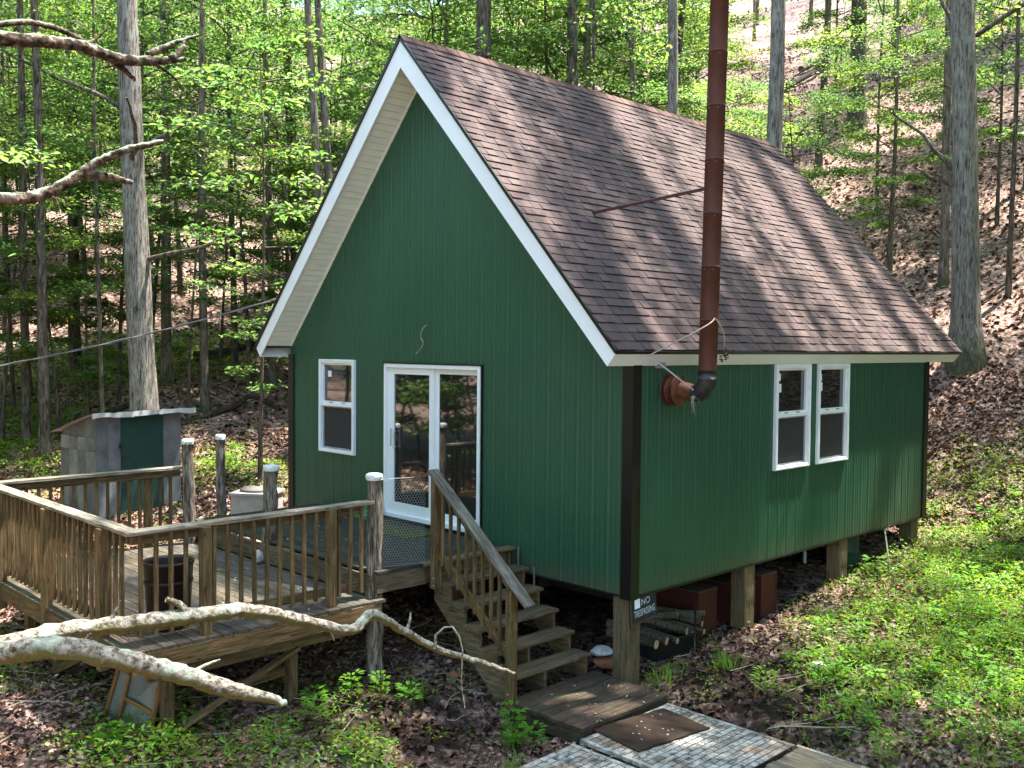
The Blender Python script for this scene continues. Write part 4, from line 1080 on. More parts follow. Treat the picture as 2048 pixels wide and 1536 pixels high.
cm = Matrix.Translation(Vector((-4.95, .35, zc))) @ Matrix.Rotation(math.radians(38), 4, 'Z')
ctz = .12-zc
new('box', boxes('box', [(-.33, -.33, 0, .33, .33, ctz)], 'concrete'), ct, cm); new('slab', boxes('slab', [(-.36, -.36, ctz, .36, .36, ctz+.045)], 'concrete'), ct, cm)
ld_ = lathe('lid', [(.28, 0), (.29, .03), (.26, .05), (.24, .055), (.23, .07), (.1, .085), (0, .085)], 'lid', ct, (cm @ Vector((0, 0, ctz+.045))), n=32)
new('handle', boxes('handle', [(-.06, -.015, .085, .06, .015, .11)], 'pipeblack'), ld_, Matrix.Translation(cm @ Vector((0, 0, ctz+.045))))

# ------------------------------------------------------------------ leaning frames under the deck
def quadframe(t, c, bw, th_, bars, pane=None):
    """c: four corners bl, br, tr, tl in world"""
    c = [Vector(p) for p in c]; nrm = (c[1]-c[0]).cross(c[3]-c[0]).normalized()
    lerp = lambda a, b, s: a+(b-a)*s
    for nm, p, q in (('bottom_rail', c[0], c[1]), ('top_rail', c[3], c[2]), ('stile', c[0], c[3]), ('stile', c[1], c[2])):
        beam(nm, p, q, bw, th_+(.004 if nm == 'stile' else 0), 'oldframe', t, upv=nrm)
    for u0, v0, u1, v1 in bars:
        p = lerp(lerp(c[0], c[1], u0), lerp(c[3], c[2], u0), v0); q = lerp(lerp(c[0], c[1], u1), lerp(c[3], c[2], u1), v1)
        beam('muntin', p, q, bw*.8, th_-.006, 'oldframe', t, upv=nrm)
    if pane:
        v = [p for p in c]+[p+nrm*.004 for p in c]; new('pane', mesh('pane', v, BOXF, pane), t)
sdz = -1.0
fr = thing('screen_window', 'orange-brown wooden window frame with dusty panes leaning under the deck', 'window frame', (.95, -4.42, -1.0))
MAT['dustglass'] = plain('dusty glass', (.13, .15, .14), .35, .5, var=.25, scale=9)
quadframe(fr, [(.60, -4.47, -1.03), (1.34, -4.37, -1.08), (1.32, -4.20, -.40), (.86, -4.38, -.30)], .05, .03, [(.28, 0, .28, 1), (.28, .52, 1, .52)], 'dustglass')
fr2 = thing('empty_frame', 'empty rusty wooden frame propped at the left of the window frame', 'window frame', (-.5, -4.35, -1.1))
quadframe(fr2, [(-1.11, -4.3, -1.15), (.60, -4.36, -1.06), (.95, -4.2, -.38), (-.70, -4.28, -.50)], .04, .03, [])

# ------------------------------------------------------------------ under the cabin
sg = thing('no_trespassing_sign', 'small black NO TRESPASSING board nailed to the corner post', 'sign', (3.44, .25, -.15))
sm_ = Matrix.Identity(4)
sa = Vector((3.44, .04, -.15)); 
SMx = Matrix.Translation(Vector((3.455, .235, -.145))) @ Matrix.Rotation(math.radians(90), 4, 'Z') @ Matrix.Rotation(math.radians(90), 4, 'X') @ Matrix.Rotation(math.radians(5), 4, 'Z')
new('board', boxes('board', [(-.21, -.135, -.008, .21, .135, .0)], 'sign'), sg, SMx)
new('backing_board', boxes('backing_board', [(-.22, -.16, -.022, .20, .13, -.009)], 'post'), sg, SMx)
text('NO', .10, 'letters', sg, SMx @ Matrix.Translation(Vector((.02, .065, .001))))
t_ = text('TRESPASSING', .084, 'letters', sg, SMx @ Matrix.Translation(Vector((.0, -.045, .001))) @ Matrix.Diagonal(Vector((.72, 1.25, 1, 1))))
new('paper_note', boxes('paper_note', [(-.17, .02, .001, -.08, .12, .003)], 'signred'), sg, SMx)

def box_thing(label, x0, y0, x1, y1, z0, z1, rot=0):
    c = Vector(((x0+x1)/2, (y0+y1)/2, z0)); t = thing('red_cabinet', label, 'metal cabinet', c, 'red metal cabinets stored under the cabin')
    R = Matrix.Translation(c) @ Matrix.Rotation(rot, 4, 'Z'); a, b, hh = (x1-x0)/2, (y1-y0)/2, z1-z0
    new('body', boxes('body', [(-a, -b, 0, a, b, hh)], 'redbox'), t, R); new('top', boxes('top', [(-a-.006, -b-.006, hh, a+.006, b+.006, hh+.012)], 'redtop'), t, R)
    new('rim', boxes('rim', picture_x(a, b, hh), 'redbox'), t, R); return t
def picture_x(a, b, hh):
    o = .008; w_ = .025
    return [(a, -b, .0, a+o, b, w_), (a, -b, hh-w_, a+o, b, hh), (a, -b, w_, a+o, -b+w_, hh-w_), (a, b-w_, w_, a+o, b, hh-w_)]
box_thing('red metal cabinet behind the tub of firewood', 2.35, 1.72, 3.12, 2.12, -.93, -.31)
box_thing('red metal cabinet just right of the middle post', 2.5, 2.45, 3.22, 2.85, -.88, -.33, .03)
box_thing('red metal cabinet farthest from the tub, lid ajar', 2.5, 2.93, 3.26, 3.30, -.86, -.27, -.02)
tb = thing('plastic_tub', 'black plastic tub full of firewood under the cabin corner', 'tub', (3.1, 1.1, -.95))
tz = -.93
def tubmesh():
    v, f = [], []
    prof = [(.78, 0), (1.0, .24), (1.06, .24), (1.06, .255), (.97, .255), (.76, .02)]
    n = 20
    for s, z in prof:
        for k in range(n):
            a = 6.283*k/n; cx2, cy2 = math.copysign(abs(math.cos(a))**.35, math.cos(a)), math.copysign(abs(math.sin(a))**.35, math.sin(a)); v.append((cx2*.33*s, cy2*.46*s, z))
    for i in range(len(prof)-1):
        for k in range(n): f.append((i*n+k, i*n+(k+1) % n, (i+1)*n+(k+1) % n, (i+1)*n+k))
    f += [tuple(range(n-1, -1, -1)), tuple(range(len(v)-n, len(v)))]
    return mesh('shell', v, f, 'tub', False)
tubm = Matrix.Translation(Vector((3.02, 1.12, tz+.02))) @ Matrix.Rotation(math.radians(-8), 4, 'Z')
new('shell', tubmesh(), tb, tubm)
beam('pallet_board', (3.4, .55, tz+.0), (3.42, 1.75, tz+.02), .09, .03, 'post', tb)
descs = ['uppermost split log of the tub', 'short log at the near end of the tub, pale cut face', 'mossy log across the middle of the tub', 'long crooked log pointing to the right wall', 'thin log lying on the tub rim', 'dark log at the back of the tub', 'small log beside the pale cut face', 'stubby log on the far side of the tub', 'log under the crooked one in the tub', 'thick log next to the post end of the tub']
lg = [((2.80, 1.25, .44), (3.22, 1.62, .36), .045), ((2.62, .62, .36), (3.34, .80, .27), .052), ((2.66, .95, .40), (3.36, 1.16, .31), .046), ((2.9, 1.10, .42), (3.16, 1.78, .37), .04),
      ((2.72, 1.22, .33), (3.42, 1.42, .27), .036), ((2.7, .72, .40), (3.1, 1.30, .43), .05), ((2.70, .86, .31), (3.38, .95, .25), .036), ((2.7, 1.38, .38), (3.28, 1.58, .30), .045),
      ((2.70, 1.08, .30), (3.34, 1.30, .25), .045), ((2.66, .60, .27), (3.30, .66, .25), .055)]
for (p, q, r), dsc in zip(lg, descs):
    p = Vector(p)+Vector((0, 0, tz)); q = Vector(q)+Vector((0, 0, tz)); t = thing('firewood_log', dsc, 'firewood', (p+q)/2, 'logs in the black tub')
    tube('bark', [p, (p+q)/2+Vector((0, 0, .012)), q], [r*1.05, r, r*.95], 'logbark', t, n=10, ridge=.08, seed=int(p.x*999))
    d = (q-p).normalized(); cyl_between('cut_face', q-d*.002, q+d*.003, r*.92, 'cutwood', t, n=12)
tube_rod = thing('metal_rod', 'thin dark metal stake standing beside the tub', 'stake', (3.42, 1.22, -.95)); tube('rod', [(3.42, 1.22, -1.0), (3.42, 1.24, -.3)], .012, 'pipeblack', tube_rod, n=6)
bg_ = rock('plastic_bag', (2.72, .38, -.83), (.14, .17, .06), 'bag', 9); tag(bg_, 'crumpled white plastic bag behind the lowest stair tread', 'bag')
tag(rock('clay_shard', (2.78, .42, -.95), (.15, .2, .09), 'terracotta', 19), 'brown clay lump under the white plastic bag', 'clay pot shard')
tag(rock('clay_stone', (1.98, -1.18, -.95), (.10, .10, .075), 'terracotta', 12), 'reddish brown stone on the soil left of the stairs', 'stone')
tag(rock('flat_stone', (4.68, 1.80, h(4.68, 1.8)+.03), (.085, .10, .045), 'stone', 15), 'small pale stone on dark soil among seedlings', 'stone')
gbx = thing('green_drum', 'dark green barrel standing under the back of the cabin', 'barrel', (3.0, 5.6, -.65))
lathe('drum', [(0, 0), (.2, 0), (.21, .03), (.2, .05), (.2, .3), (.21, .32), (.2, .34), (.2, .6), (.21, .62), (0, .62)], 'shedgreen', gbx, (3.05, 5.62, -.66), n=20)
wp = thing('white_downpipe', 'short white plastic pipe hanging beside the third post', 'pipe', (3.1, 4.55, -.3)); cyl_between('pipe', (3.05, 4.42, -.36), (3.05, 4.42, -.12), .024, 'galv', wp, n=14)
hs = thing('hose', 'pale green hose dangling from the cabin floor into the weeds', 'hose', (3.5, 6.0, -.5))
tube('hose_line', [(3.40, 6.15, .0), (3.46, 6.1, -.18), (3.58, 5.95, -.45), (3.80, 5.65, -.62), (4.15, 5.4, -.64)], .014, 'hose', hs, n=8, sub=5)
rh = thing('coiled_hose', 'dusty coil of dark hose lying under the cabin', 'hose', (2.8, 4.1, -.8))
tube('coil', [(2.9+.32*math.cos(a*.5), 3.9+.36*math.sin(a*.5), -.79+.006*a) for a in range(26)], .014, 'tub', rh, n=6)

# cable to the cabin
cb = thing('service_cable', 'twisted grey service cable running from the left to the gable', 'cable', (-4, -3, 2.8))
for s in (0, 1):
    Pp = []
    for i in range(41):
        t = i/40; p = Vector((-3.6, -3.0, 2.2)).lerp(Vector((-3.5, .5, 3.75)), 0)
        p = Vector((-8.6, -7.9, 1.6)).lerp(Vector((-3.42, .25, 3.50)), t); p.z -= .55*4*t*(1-t)*.6
        a = i*1.6+s*3.14; Pp.append(p+Vector((0, math.cos(a), math.sin(a)))*.012)
    tube('strand', Pp, .008, 'cable', cb, n=6)

# ------------------------------------------------------------------ trees
LEAF_CACHE = {}
def taper(t): return 1-t
def trunk_mesh(name, H0, r0, r1, mat, lean=(0, 0), seed=0, n=14, flare=.5, segs=16, ridge=.05, limbs=()):
    r = random.Random(seed); P, R = [], []
    wx, wy = r.uniform(0, 6), r.uniform(0, 6)
    for i in range(segs+1):
        t = i/segs; z = H0*t
        P.append(Vector((lean[0]*t+.12*math.sin(t*5+wx)*min(1, H0/10)*t, lean[1]*t+.12*math.sin(t*4+wy)*min(1, H0/10)*t, z-.4*(i == 0))))
        R.append(r0+(r1-r0)*t+r0*flare*math.exp(-z/.35))
    v, f = tube_arrays(P, R, n, .015, seed, cap=False, ridge=ridge)
    V = [tuple(p) for p in v]; Fq = list(f)
    for (pts, rad) in limbs:
        vv, ff = tube_arrays(pts, rad, 5, 0, seed, cap=False); b = len(V); V += [tuple(p) for p in vv]; Fq += [tuple(b+i for i in q) for q in ff]
    return mesh(name, V, Fq, mat, True), P
def sample_path(P, t):
    x = t*(len(P)-1); i = min(int(x), len(P)-2); return P[i].lerp(P[i+1], x-i)
def understory(seed, H0, zlo, rad, nb, leaves, lsize, r0=.05, mat='bark_dark', leafm='leaf', oval=True):
    """thin tree with flat layered sprays"""
    r = random.Random(seed); g = np.random.default_rng(seed)
    lean = (r.uniform(-.8, .8), r.uniform(-.8, .8)); limbs = []; C, D = [], []
    segs = 12; P = [Vector((lean[0]*t*t, lean[1]*t*t, H0*t)) for t in [i/segs for i in range(segs+1)]]
    for b in range(nb):
        t = zlo/H0+(1-zlo/H0)*((b+.5)/nb)**.9; p0 = sample_path(P, min(t, .99)); az = b*2.4+r.uniform(-.5, .5)
        L = rad*(.35+.65*math.sin(math.pi*min(1, .18+.82*(1-(t-zlo/H0)/(1-zlo/H0)*.85))))*r.uniform(.65, 1.1)
        d = Vector((math.cos(az), math.sin(az), r.uniform(.1, .45))); pts = [p0]; q = p0.copy()
        for k in range(5):
            q = q+d*(L/5); d = (d+Vector((r.uniform(-.15, .15), r.uniform(-.15, .15), -.09))).normalized(); pts.append(q.copy())
        limbs.append((pts, [r0*.42*(1-k/6.5) for k in range(6)]))
        nl = int(leaves/nb); 
        # twigs with leaves on both sides
        for tw_ in range(6):
            s = .28+.72*(tw_+r.random())/6; tp = sample_path(pts, min(.999, s)); sgn = 1 if tw_ % 2 else -1
            dd2 = (pts[-1]-pts[0]).normalized(); side = Vector((-dd2.y, dd2.x, 0))*sgn
            td = (dd2*.7+side*r.uniform(.5, 1.0)+Vector((0, 0, r.uniform(-.15, .2)))).normalized(); TL = L*.42*r.uniform(.5, 1.1)
            limbs.append(([tp, tp+td*TL*.5, tp+td*TL+Vector((0, 0, -.05*TL))], [r0*.14, r0*.10, r0*.05]))
            m_ = max(3, nl//6); tt = g.uniform(.1, 1.1, m_)[:, None]; base = np.array(tp)[None, :]+np.array(td)[None, :]*TL*tt
            C.append(base+np.stack([g.normal(0, .10+.1*TL, m_), g.normal(0, .10+.1*TL, m_), g.normal(-.03, .05, m_)], 1)); D.append(np.tile(np.array(td), (m_, 1)))
    C = np.concatenate(C); D = np.concatenate(D); m_ = len(C)
    N, T = rand_dirs(m_, .42, g); T = T*.8+D; T -= N*(T*N).sum(1, keepdims=True); T /= np.linalg.norm(T, axis=1, keepdims=True)
    L = g.uniform(.7, 1.25, m_)*lsize
    V, Fc = (leaf_oval if oval else leaf_quads)(C, N, T, L, L*g.uniform(.45, .62, m_), .12)
    k = 6 if oval else 4; b = g.uniform(.6, 1.4, m_); c = np.stack([b*g.uniform(.75, 1.3, m_), b, b*g.uniform(.6, 1.3, m_)], 1)
    crown = fastmesh('crown', V, Fc, leafm, tint=np.repeat(c, k, 0))
    tm, _ = trunk_mesh('trunk', H0, r0, r0*.2, mat, seed=seed, n=7, flare=.4, segs=10, limbs=limbs, lean=lean)
    return tm, crown
def canopy(seed, H0, zlo, rad, ncl, per, lsize, spread):
    r = random.Random(seed); g = np.random.default_rng(seed+50); C, limbs = [], []
    for k in range(ncl):
        t = (k+.5)/ncl; z = zlo+(H0-zlo)*t; rr = rad*math.sin(math.pi*(.12+.80*t))**.6*math.sqrt(r.uniform(.12, 1)); a = r.uniform(0, 6.28)
        c = Vector((rr*math.cos(a), rr*math.sin(a), z)); z0 = max(zlo*.75, z-rr*.8)
        if k % 3 == 0: limbs.append(([Vector((0, 0, z0)), Vector((c.x*.5, c.y*.5, z0+(z-z0)*.65)), c], [.09*(1-t*.6), .05, .012]))
        C.append(np.array(c)[None, :]+g.normal(0, 1, (per, 3))*np.array([spread, spread, spread*.42])[None, :])
    C = np.concatenate(C); m_ = len(C); N, T = rand_dirs(m_, .6, g); L = g.uniform(.7, 1.3, m_)*lsize
    V, Fc = leaf_quads(C, N, T, L, L*g.uniform(.5, .75, m_), .14); b = g.uniform(.65, 1.3, m_); c = np.stack([b*g.uniform(.8, 1.25, m_), b, b*.9], 1)
    return fastmesh('crown', V, Fc, 'leaf_far', tint=np.repeat(c, 4, 0)), limbs

UND = [understory(100+i, H0, zl, rd, nb, lv, ls, r0) for i, (H0, zl, rd, nb, lv, ls, r0) in enumerate([
    (7.5, 1.6, 2.3, 24, 9000, .095, .05), (9.5, 2.0, 2.8, 28, 9500, .115, .06), (5.5, .8, 2.0, 18, 6500, .085, .035), (11.5, 3.0, 3.1, 32, 14000, .10, .075), (4.0, .5, 1.6, 14, 4200, .08, .025)])]
CAN = []
for i, (H0, zl, rd, nc, per, ls, spd) in enumerate([(19, 10, 3.6, 30, 70, .17, .50), (22, 11.5, 4.0, 36, 70, .18, .55), (17, 8.5, 3.0, 26, 70, .165, .46), (24, 13, 4.2, 40, 70, .19, .55)]):
    cr, lb = canopy(i, H0, zl, rd, nc, per, ls, spd); CAN.append((H0, zl, cr, lb))
TRK = {}
for mt in ('bark_pale', 'bark_mid', 'bark_dark'):
    for k in range(4):
        TRK[(mt, k)] = trunk_mesh('trunk', CAN[k][0]-1.5, .21, .05, mat=mt, seed=k*7+len(mt), limbs=CAN[k][3], n=12, lean=(.0, .0))[0]

def place_tree(name, label, group, x, y, parts, rot, sc, zoff=0, tilt=(0, 0)):
    t = tag(new(name, None, None, Matrix.Translation(Vector((x, y, h(x, y)+zoff)))), label, 'tree', group)
    for nm, me, s3 in parts:
        o = bpy.data.objects.new(nm, me); col.objects.link(o); o.parent = t; o.rotation_euler = (tilt[0], tilt[1], rot); o.scale = s3
    return t
def dview(x, y):
    v = Vector((x-CAM.x, y-CAM.y)); f2 = Vector((fw.x, fw.y)).normalized(); r2 = Vector((rt.x, rt.y)); d = v.dot(f2); return d, v.dot(r2)
def from_view(u, dep):
    s = (u-1024)/FPX*dep; f2 = Vector((fw.x, fw.y)).normalized(); r2 = Vector((rt.x, rt.y)); p = Vector((CAM.x, CAM.y))+f2*dep+r2*s; return p.x, p.y

# trees one can tell apart in the photograph: x, y, radius at breast height, radius on top, lean, bark, ridge, label
HERO = [
    (292, 19.5, 56, 46, -38, 'bark_pale', 0.1, 'large straight grey oak rising behind the outhouse', 1, 18),
    (1930, 20.2, 54, 45, -22, 'bark_pale', 0.06, 'massive pale oak with flared mossy base behind the cabin corner', 3, 20),
    (1350, 23.5, 27, 23, -18, 'bark_pale', 0.12, 'shaggy pale hickory just left of the stovepipe above the ridge', 1, 20),
    (1533, 20.6, 35, 32, 8, 'bark_pale', 0.12, 'broad shaggy pale hickory right of the stovepipe', 3, 20),
    (975, 24, 41, 38, -8, 'bark_dark', 0.1, 'thick dark trunk just behind the peak of the roof', 0, 18),
    (1143, 25, 30, 27, 0, 'bark_dark', 0.1, 'dark furrowed trunk mid-way along the ridge', 2, 18),
    (1168, 26, 18, 16, -2, 'bark_mid', 0.06, 'slimmer grey trunk close beside the dark ridge trunk', 2, 18),
    (1283, 26, 15, 13, -28, 'bark_mid', 0.06, 'leaning slender trunk behind the ridge left of the hickory', 1, 18),
    (1703, 36, 33, 28, 0, 'bark_dark', 0.1, 'stout dark trunk on the hillside right of the pale hickory', 3, 18),
    (1627, 33, 15, 13, 14, 'bark_dark', 0.05, 'slim dark trunk partway up the right hillside', 2, 15),
    (660, 22.5, 20, 17, -42, 'bark_mid', 0.05, 'left one of a leaning pair of trunks beside the left rake', 1, 17),
    (684, 23, 19, 16, -44, 'bark_mid', 0.05, 'right one of a leaning pair of trunks beside the left rake', 2, 17),
    (333, 24, 21, 19, -8, 'bark_mid', 0.05, 'grey trunk right of the oak behind the outhouse', 0, 16),
    (410, 22.5, 17, 14, -10, 'bark_mid', 0.05, 'upright trunk standing on the sunlit left bank', 2, 16),
    (88, 19.5, 22, 18, -16, 'bark_dark', 0.05, 'right one of two dark trunks at the far left', 1, 16),
    (52, 20.5, 17, 15, -12, 'bark_dark', 0.05, 'left one of two dark trunks at the far left', 2, 16),
    (205, 20, 9, 7, -14, 'bark_dark', 0.05, 'slim trunk left of the grey oak above the outhouse roof', 2, 12),
    (2012, 22, 11, 9, 4, 'bark_dark', 0.05, 'thin dark trunk near the right edge of the photo', 2, 12),
    (1882, 23.5, 19, 16, 0, 'bark_mid', 0.05, 'slim grey trunk half hidden behind the massive oak', 0, 15),
    (150, 25, 24, 20, -6, 'bark_dark', 0.08, 'dark straight trunk between the far left pair and the grey oak', 0, 17),
    (545, 25, 15, 13, -10, 'bark_mid', 0.05, 'slender trunk left of the left rake of the roof', 1, 16),
    (470, 26, 13, 11, -8, 'bark_dark', 0.05, 'thin dark trunk up the left bank', 2, 15),
    (600, 27, 24, 20, -34, 'bark_dark', 0.08, 'rough dark trunk half hidden in leaves left of the roof peak', 0, 17),
    (1190, 24, 10, 8, -6, 'bark_dark', 0.04, 'thin dark stem beside the ridge trunks', 2, 15),
    (895, 27, 13, 11, -6, 'bark_mid', 0.04, 'slim trunk just right of the roof peak', 1, 16),
    (1310, 28, 16, 12, 50, 'bark_dark', 0.04, 'dark trunk leaning right behind the shaggy hickory', 1, 17),
    (1775, 25, 8, 7, 6, 'bark_mid', 0.03, 'thin sapling trunk above the lower part of the roof edge', 2, 12),
    (2045, 27, 16, 14, 0, 'bark_mid', 0.05, 'grey trunk at the right border of the photo', 0, 16),
]
hero_xy = []; HT_ = {}
for i, (hu, hd, wp_, wt_, lp, mt, ridge, lab, ck, Ht) in enumerate(HERO):
    x, y = from_view(hu, hd); r0 = wp_*hd/FPX/2; r1 = wt_*hd/FPX/2*.9; hv = (2.667+.357*hd-h(x, y)); k_ = lp/FPX*hd*Ht/max(hv, 2)
    lean = (k_*.70, k_*.7146)
    tm, P = trunk_mesh('trunk', Ht, r0, r1*.55, mt, lean=lean, seed=40+i, n=22 if r0 > .2 else 12, ridge=ridge, flare=.65 if i == 1 else .4, segs=26)
    s = Ht/CAN[ck][0]
    t = tag(new('tree', None, None, Matrix.Translation(Vector((x, y, h(x, y))))), lab, 'tree')
    new('trunk', tm, t, W[t])
    s2 = s*(.5 if i == 1 else .8 if i % 2 else .55)
    if i in (2, 3): hero_xy.append((x, y)); HT_[i] = t; continue
    cro = bpy.data.objects.new('crown', CAN[ck][2]); col.objects.link(cro); cro.parent = t; cro.rotation_euler = (0, 0, i*1.3); cro.scale = (s2, s2, s); cro.location = (lean[0], lean[1], 0)
    hero_xy.append((x, y)); HT_[i] = t
    # a few real limbs on the two big oaks
    if i in (0, 1):
        specs = {1: [(3.6, (-.55, -.35, .1), 1.2), (3.75, (-.8, -.3, .8), 1.7), (6.6, (.9, .5, .5), 3.0), (6.3, (-.3, .2, .6), 2.0)], 0: [(6.2, (.6, .5, .35), 2.0), (5.9, (.6, -.2, .3), 1.6), (4.1, (.7, .6, .05), 2.2), (7.0, (-.8, -.6, .4), 2.5)]}[i]
        for k, (z, d, L) in enumerate(specs):
            p = sample_path(P, z/Ht); d = Vector(d).normalized(); q = p+d*L*.5+Vector((0, 0, .12)); e = q+(d+Vector((rnd.uniform(-.4, .4), rnd.uniform(-.4, .4), .25)))*L*.5
            o = tube('limb', [Vector(P_)+Vector((x, y, h(x, y))) for P_ in (p, q, e)], [.06, .045, .02], 'bark_dark', t, n=7, sub=4, wob=.03, seed=k)
def ok_spot(x, y, pts, dmin):
    return all((x-a)**2+(y-b)**2 > dmin*dmin for a, b in pts)
# filling of the wood: tall trees
placed = list(hero_xy); nfill = 0; tries = 0; r_ = random.Random(21)
while nfill < 125 and tries < 9000:
    tries += 1; x, y = r_.uniform(-75, 50), r_.uniform(-50, 80)
    d, s = dview(x, y)
    if -4.8 < x < 6 and -6 < y < 9.5: continue
    inview = d > 0 and abs(s) < d*.62+1
    if inview and d < 19.5: continue
    if math.hypot(x-7.5, y+7.5) < 8.5 or (3.5 < x < 15 and 7 < y < 26) or (-11 < x < -5 and 6 < y < 12) or (-8 < x < 5 and 9 < y < 17): continue
    if d < -22 or d > 85 or abs(s) > max(48, d*.75): continue
    if (not inview) and r_.random() < .25: continue
    if not ok_spot(x, y, placed, 4.0): continue
    k = r_.randrange(4); mt = r_.choice(['bark_pale', 'bark_mid', 'bark_mid', 'bark_dark', 'bark_dark']); sc = r_.uniform(.75, 1.15); w_ = sc*r_.uniform(.45, 1.1)
    tt = (r_.uniform(-.05, .05), r_.uniform(-.05, .05))
    place_tree('tree', 'tall woodland tree with bare lower trunk in the wood around the cabin', 'tall trees filling the wood', x, y, [('trunk', TRK[(mt, k)], (w_, w_, sc)), ('crown', CAN[k][2], (sc, sc, sc))], r_.uniform(0, 6.28), sc, tilt=tt)
    placed.append((x, y)); nfill += 1
# understory, thick on the left and behind the ridge, thinner on the right bank
nund = 0; tries = 0; up = []
for x, y, k, sc in [(-6, -6.6, 4, 1.5), (-7.5, -7.2, 4, 1.7), (-9, -7.6, 4, 1.6), (-9, -9, 4, 1.8), (-11, -9, 4, 1.8), (-10, -8.1, 4, 1.6), (-12, -10.5, 4, 2), (-13, -9.5, 4, 2), (-5.5, -7.4, 4, 1.4), (-3.2, -8.2, 4, 1.1), (-4.5, -7.6, 2, 1), (-4.4, -9.2, 0, .9), (-6, -8.6, 2, 1), (-2.2, -9.6, 4, 1.2), (-5.6, -10.4, 1, .9), (9.2, 9.2, 4, 1.1), (10.4, 8.6, 2, 1), (-7, -9, 1, 1), (-9.5, -8, 0, 1.1), (-8, -12, 3, 1), (-11, -11, 1, 1), (-5.5, -13, 0, 1), (-12, -15, 3, 1.1), (-4, -11, 2, 1.2), (-13.5, -9.5, 3, 1), (13, 10, 1, 1), (15, 13, 3, 1), (11.5, 14, 0, 1.1), (16, 10, 0, 1), (13.5, 16, 2, 1.3), (18, 15, 1, 1.1)]:
    place_tree('sapling', 'slender understory tree with layered bright green leaves in the wood', 'young trees under the canopy', x, y, [('trunk', UND[k][0], (sc,)*3), ('crown', UND[k][1], (sc,)*3)], x*3, sc); up.append((x, y))
while nund < 270 and tries < 16000:
    tries += 1; x, y = r_.uniform(-60, 42), r_.uniform(-40, 60); d, s = dview(x, y)
    if -5.2 < x < 6.5 and -6.5 < y < 10: continue
    inview = d > 0 and abs(s) < d*.58+1.5
    if inview and d < 20: continue
    if math.hypot(x-7.5, y+7.5) < 7.5: continue
    if d < -14 or d > 62 or abs(s) > max(40, d*.7): continue
    if inview and s/d > .2 and r_.random() < .83: continue
    if inview and d < 25: continue
    if inview and s/d < -.1 and r_.random() < .3: continue
    if -13 < x < -5 and .5 < y < 7.5: continue
    if inview and s/d > -.1 and d > 45: continue
    if (not inview) and r_.random() < .5: continue
    if not ok_spot(x, y, up, 1.5): continue
    k = r_.choice([0, 1, 1, 2, 3, 3, 4]); sc = r_.uniform(.8, 1.25)
    place_tree('sapling', 'slender understory tree with layered bright green leaves in the wood', 'young trees under the canopy', x, y, [('trunk', UND[k][0], (sc,)*3), ('crown', UND[k][1], (sc,)*3)], r_.uniform(0, 6.28), sc)
    up.append((x, y)); nund += 1
# nearer saplings seen against the wood, each with its own description
SP = understory(777, 9.0, 1.8, 1.9, 26, 1900, .15, .05)
NEAR = [(60, 23.5, 1, .85, 'leafy sapling between the two far left trunks'), (120, 21, 2, 1.2, 'low bushy sapling left of the outhouse'), (235, 23, 1, .9, 'sapling right behind the slim trunk above the outhouse roof'), (375, 22, 9, .8, 'airy young tree just right of the grey trunk'),
        (0, 20.5, 0, .9, 'sapling cut by the left border of the photo'), (500, 24, 1, .95, 'sapling filling the gap left of the rake'), (590, 22.5, 0, .9, 'sapling in front of the rough dark trunk'), (300, 27, 3, .9, 'tall sapling directly behind the grey oak'),(520, 18.6, 9, .9, 'airy sapling with large hanging leaves close to the left rake of the roof'), (655, 25, 1, .9, 'leafy sapling left of the roof peak behind the leaning pair'), (440, 26.5, 0, .9, 'sapling in the gap right of the grey oak'),
        (175, 21.5, 0, .75, 'drooping green sapling left of the grey oak'), (25, 22.5, 1, .9, 'leafy sapling at the far left edge'), (820, 28, 3, .9, 'sapling standing over the roof peak'), (1060, 28.5, 3, .9, 'sapling above the first part of the ridge'),
        (1235, 27.5, 1, .9, 'sapling over the middle of the ridge'), (1400, 24.5, 0, .85, 'sapling hidden by the stovepipe above the ridge'), (1490, 25.5, 2, 1.1, 'low sapling just right of the stovepipe above the ridge'), (1600, 24.5, 0, .8, 'sapling with layered leaves above the back of the roof'),
        (1770, 24.5, 0, .8, 'small sapling left of the massive oak'), (1985, 25.5, 1, .85, 'sapling right of the massive oak')]
for i, (u_, d_, k, sc, lab) in enumerate(NEAR):
    x, y = from_view(u_, d_); um = SP if k == 9 else UND[k]
    place_tree('sapling', lab, None, x, y, [('trunk', um[0], (sc,)*3), ('crown', um[1], (sc,)*3)], i*1.1, sc)
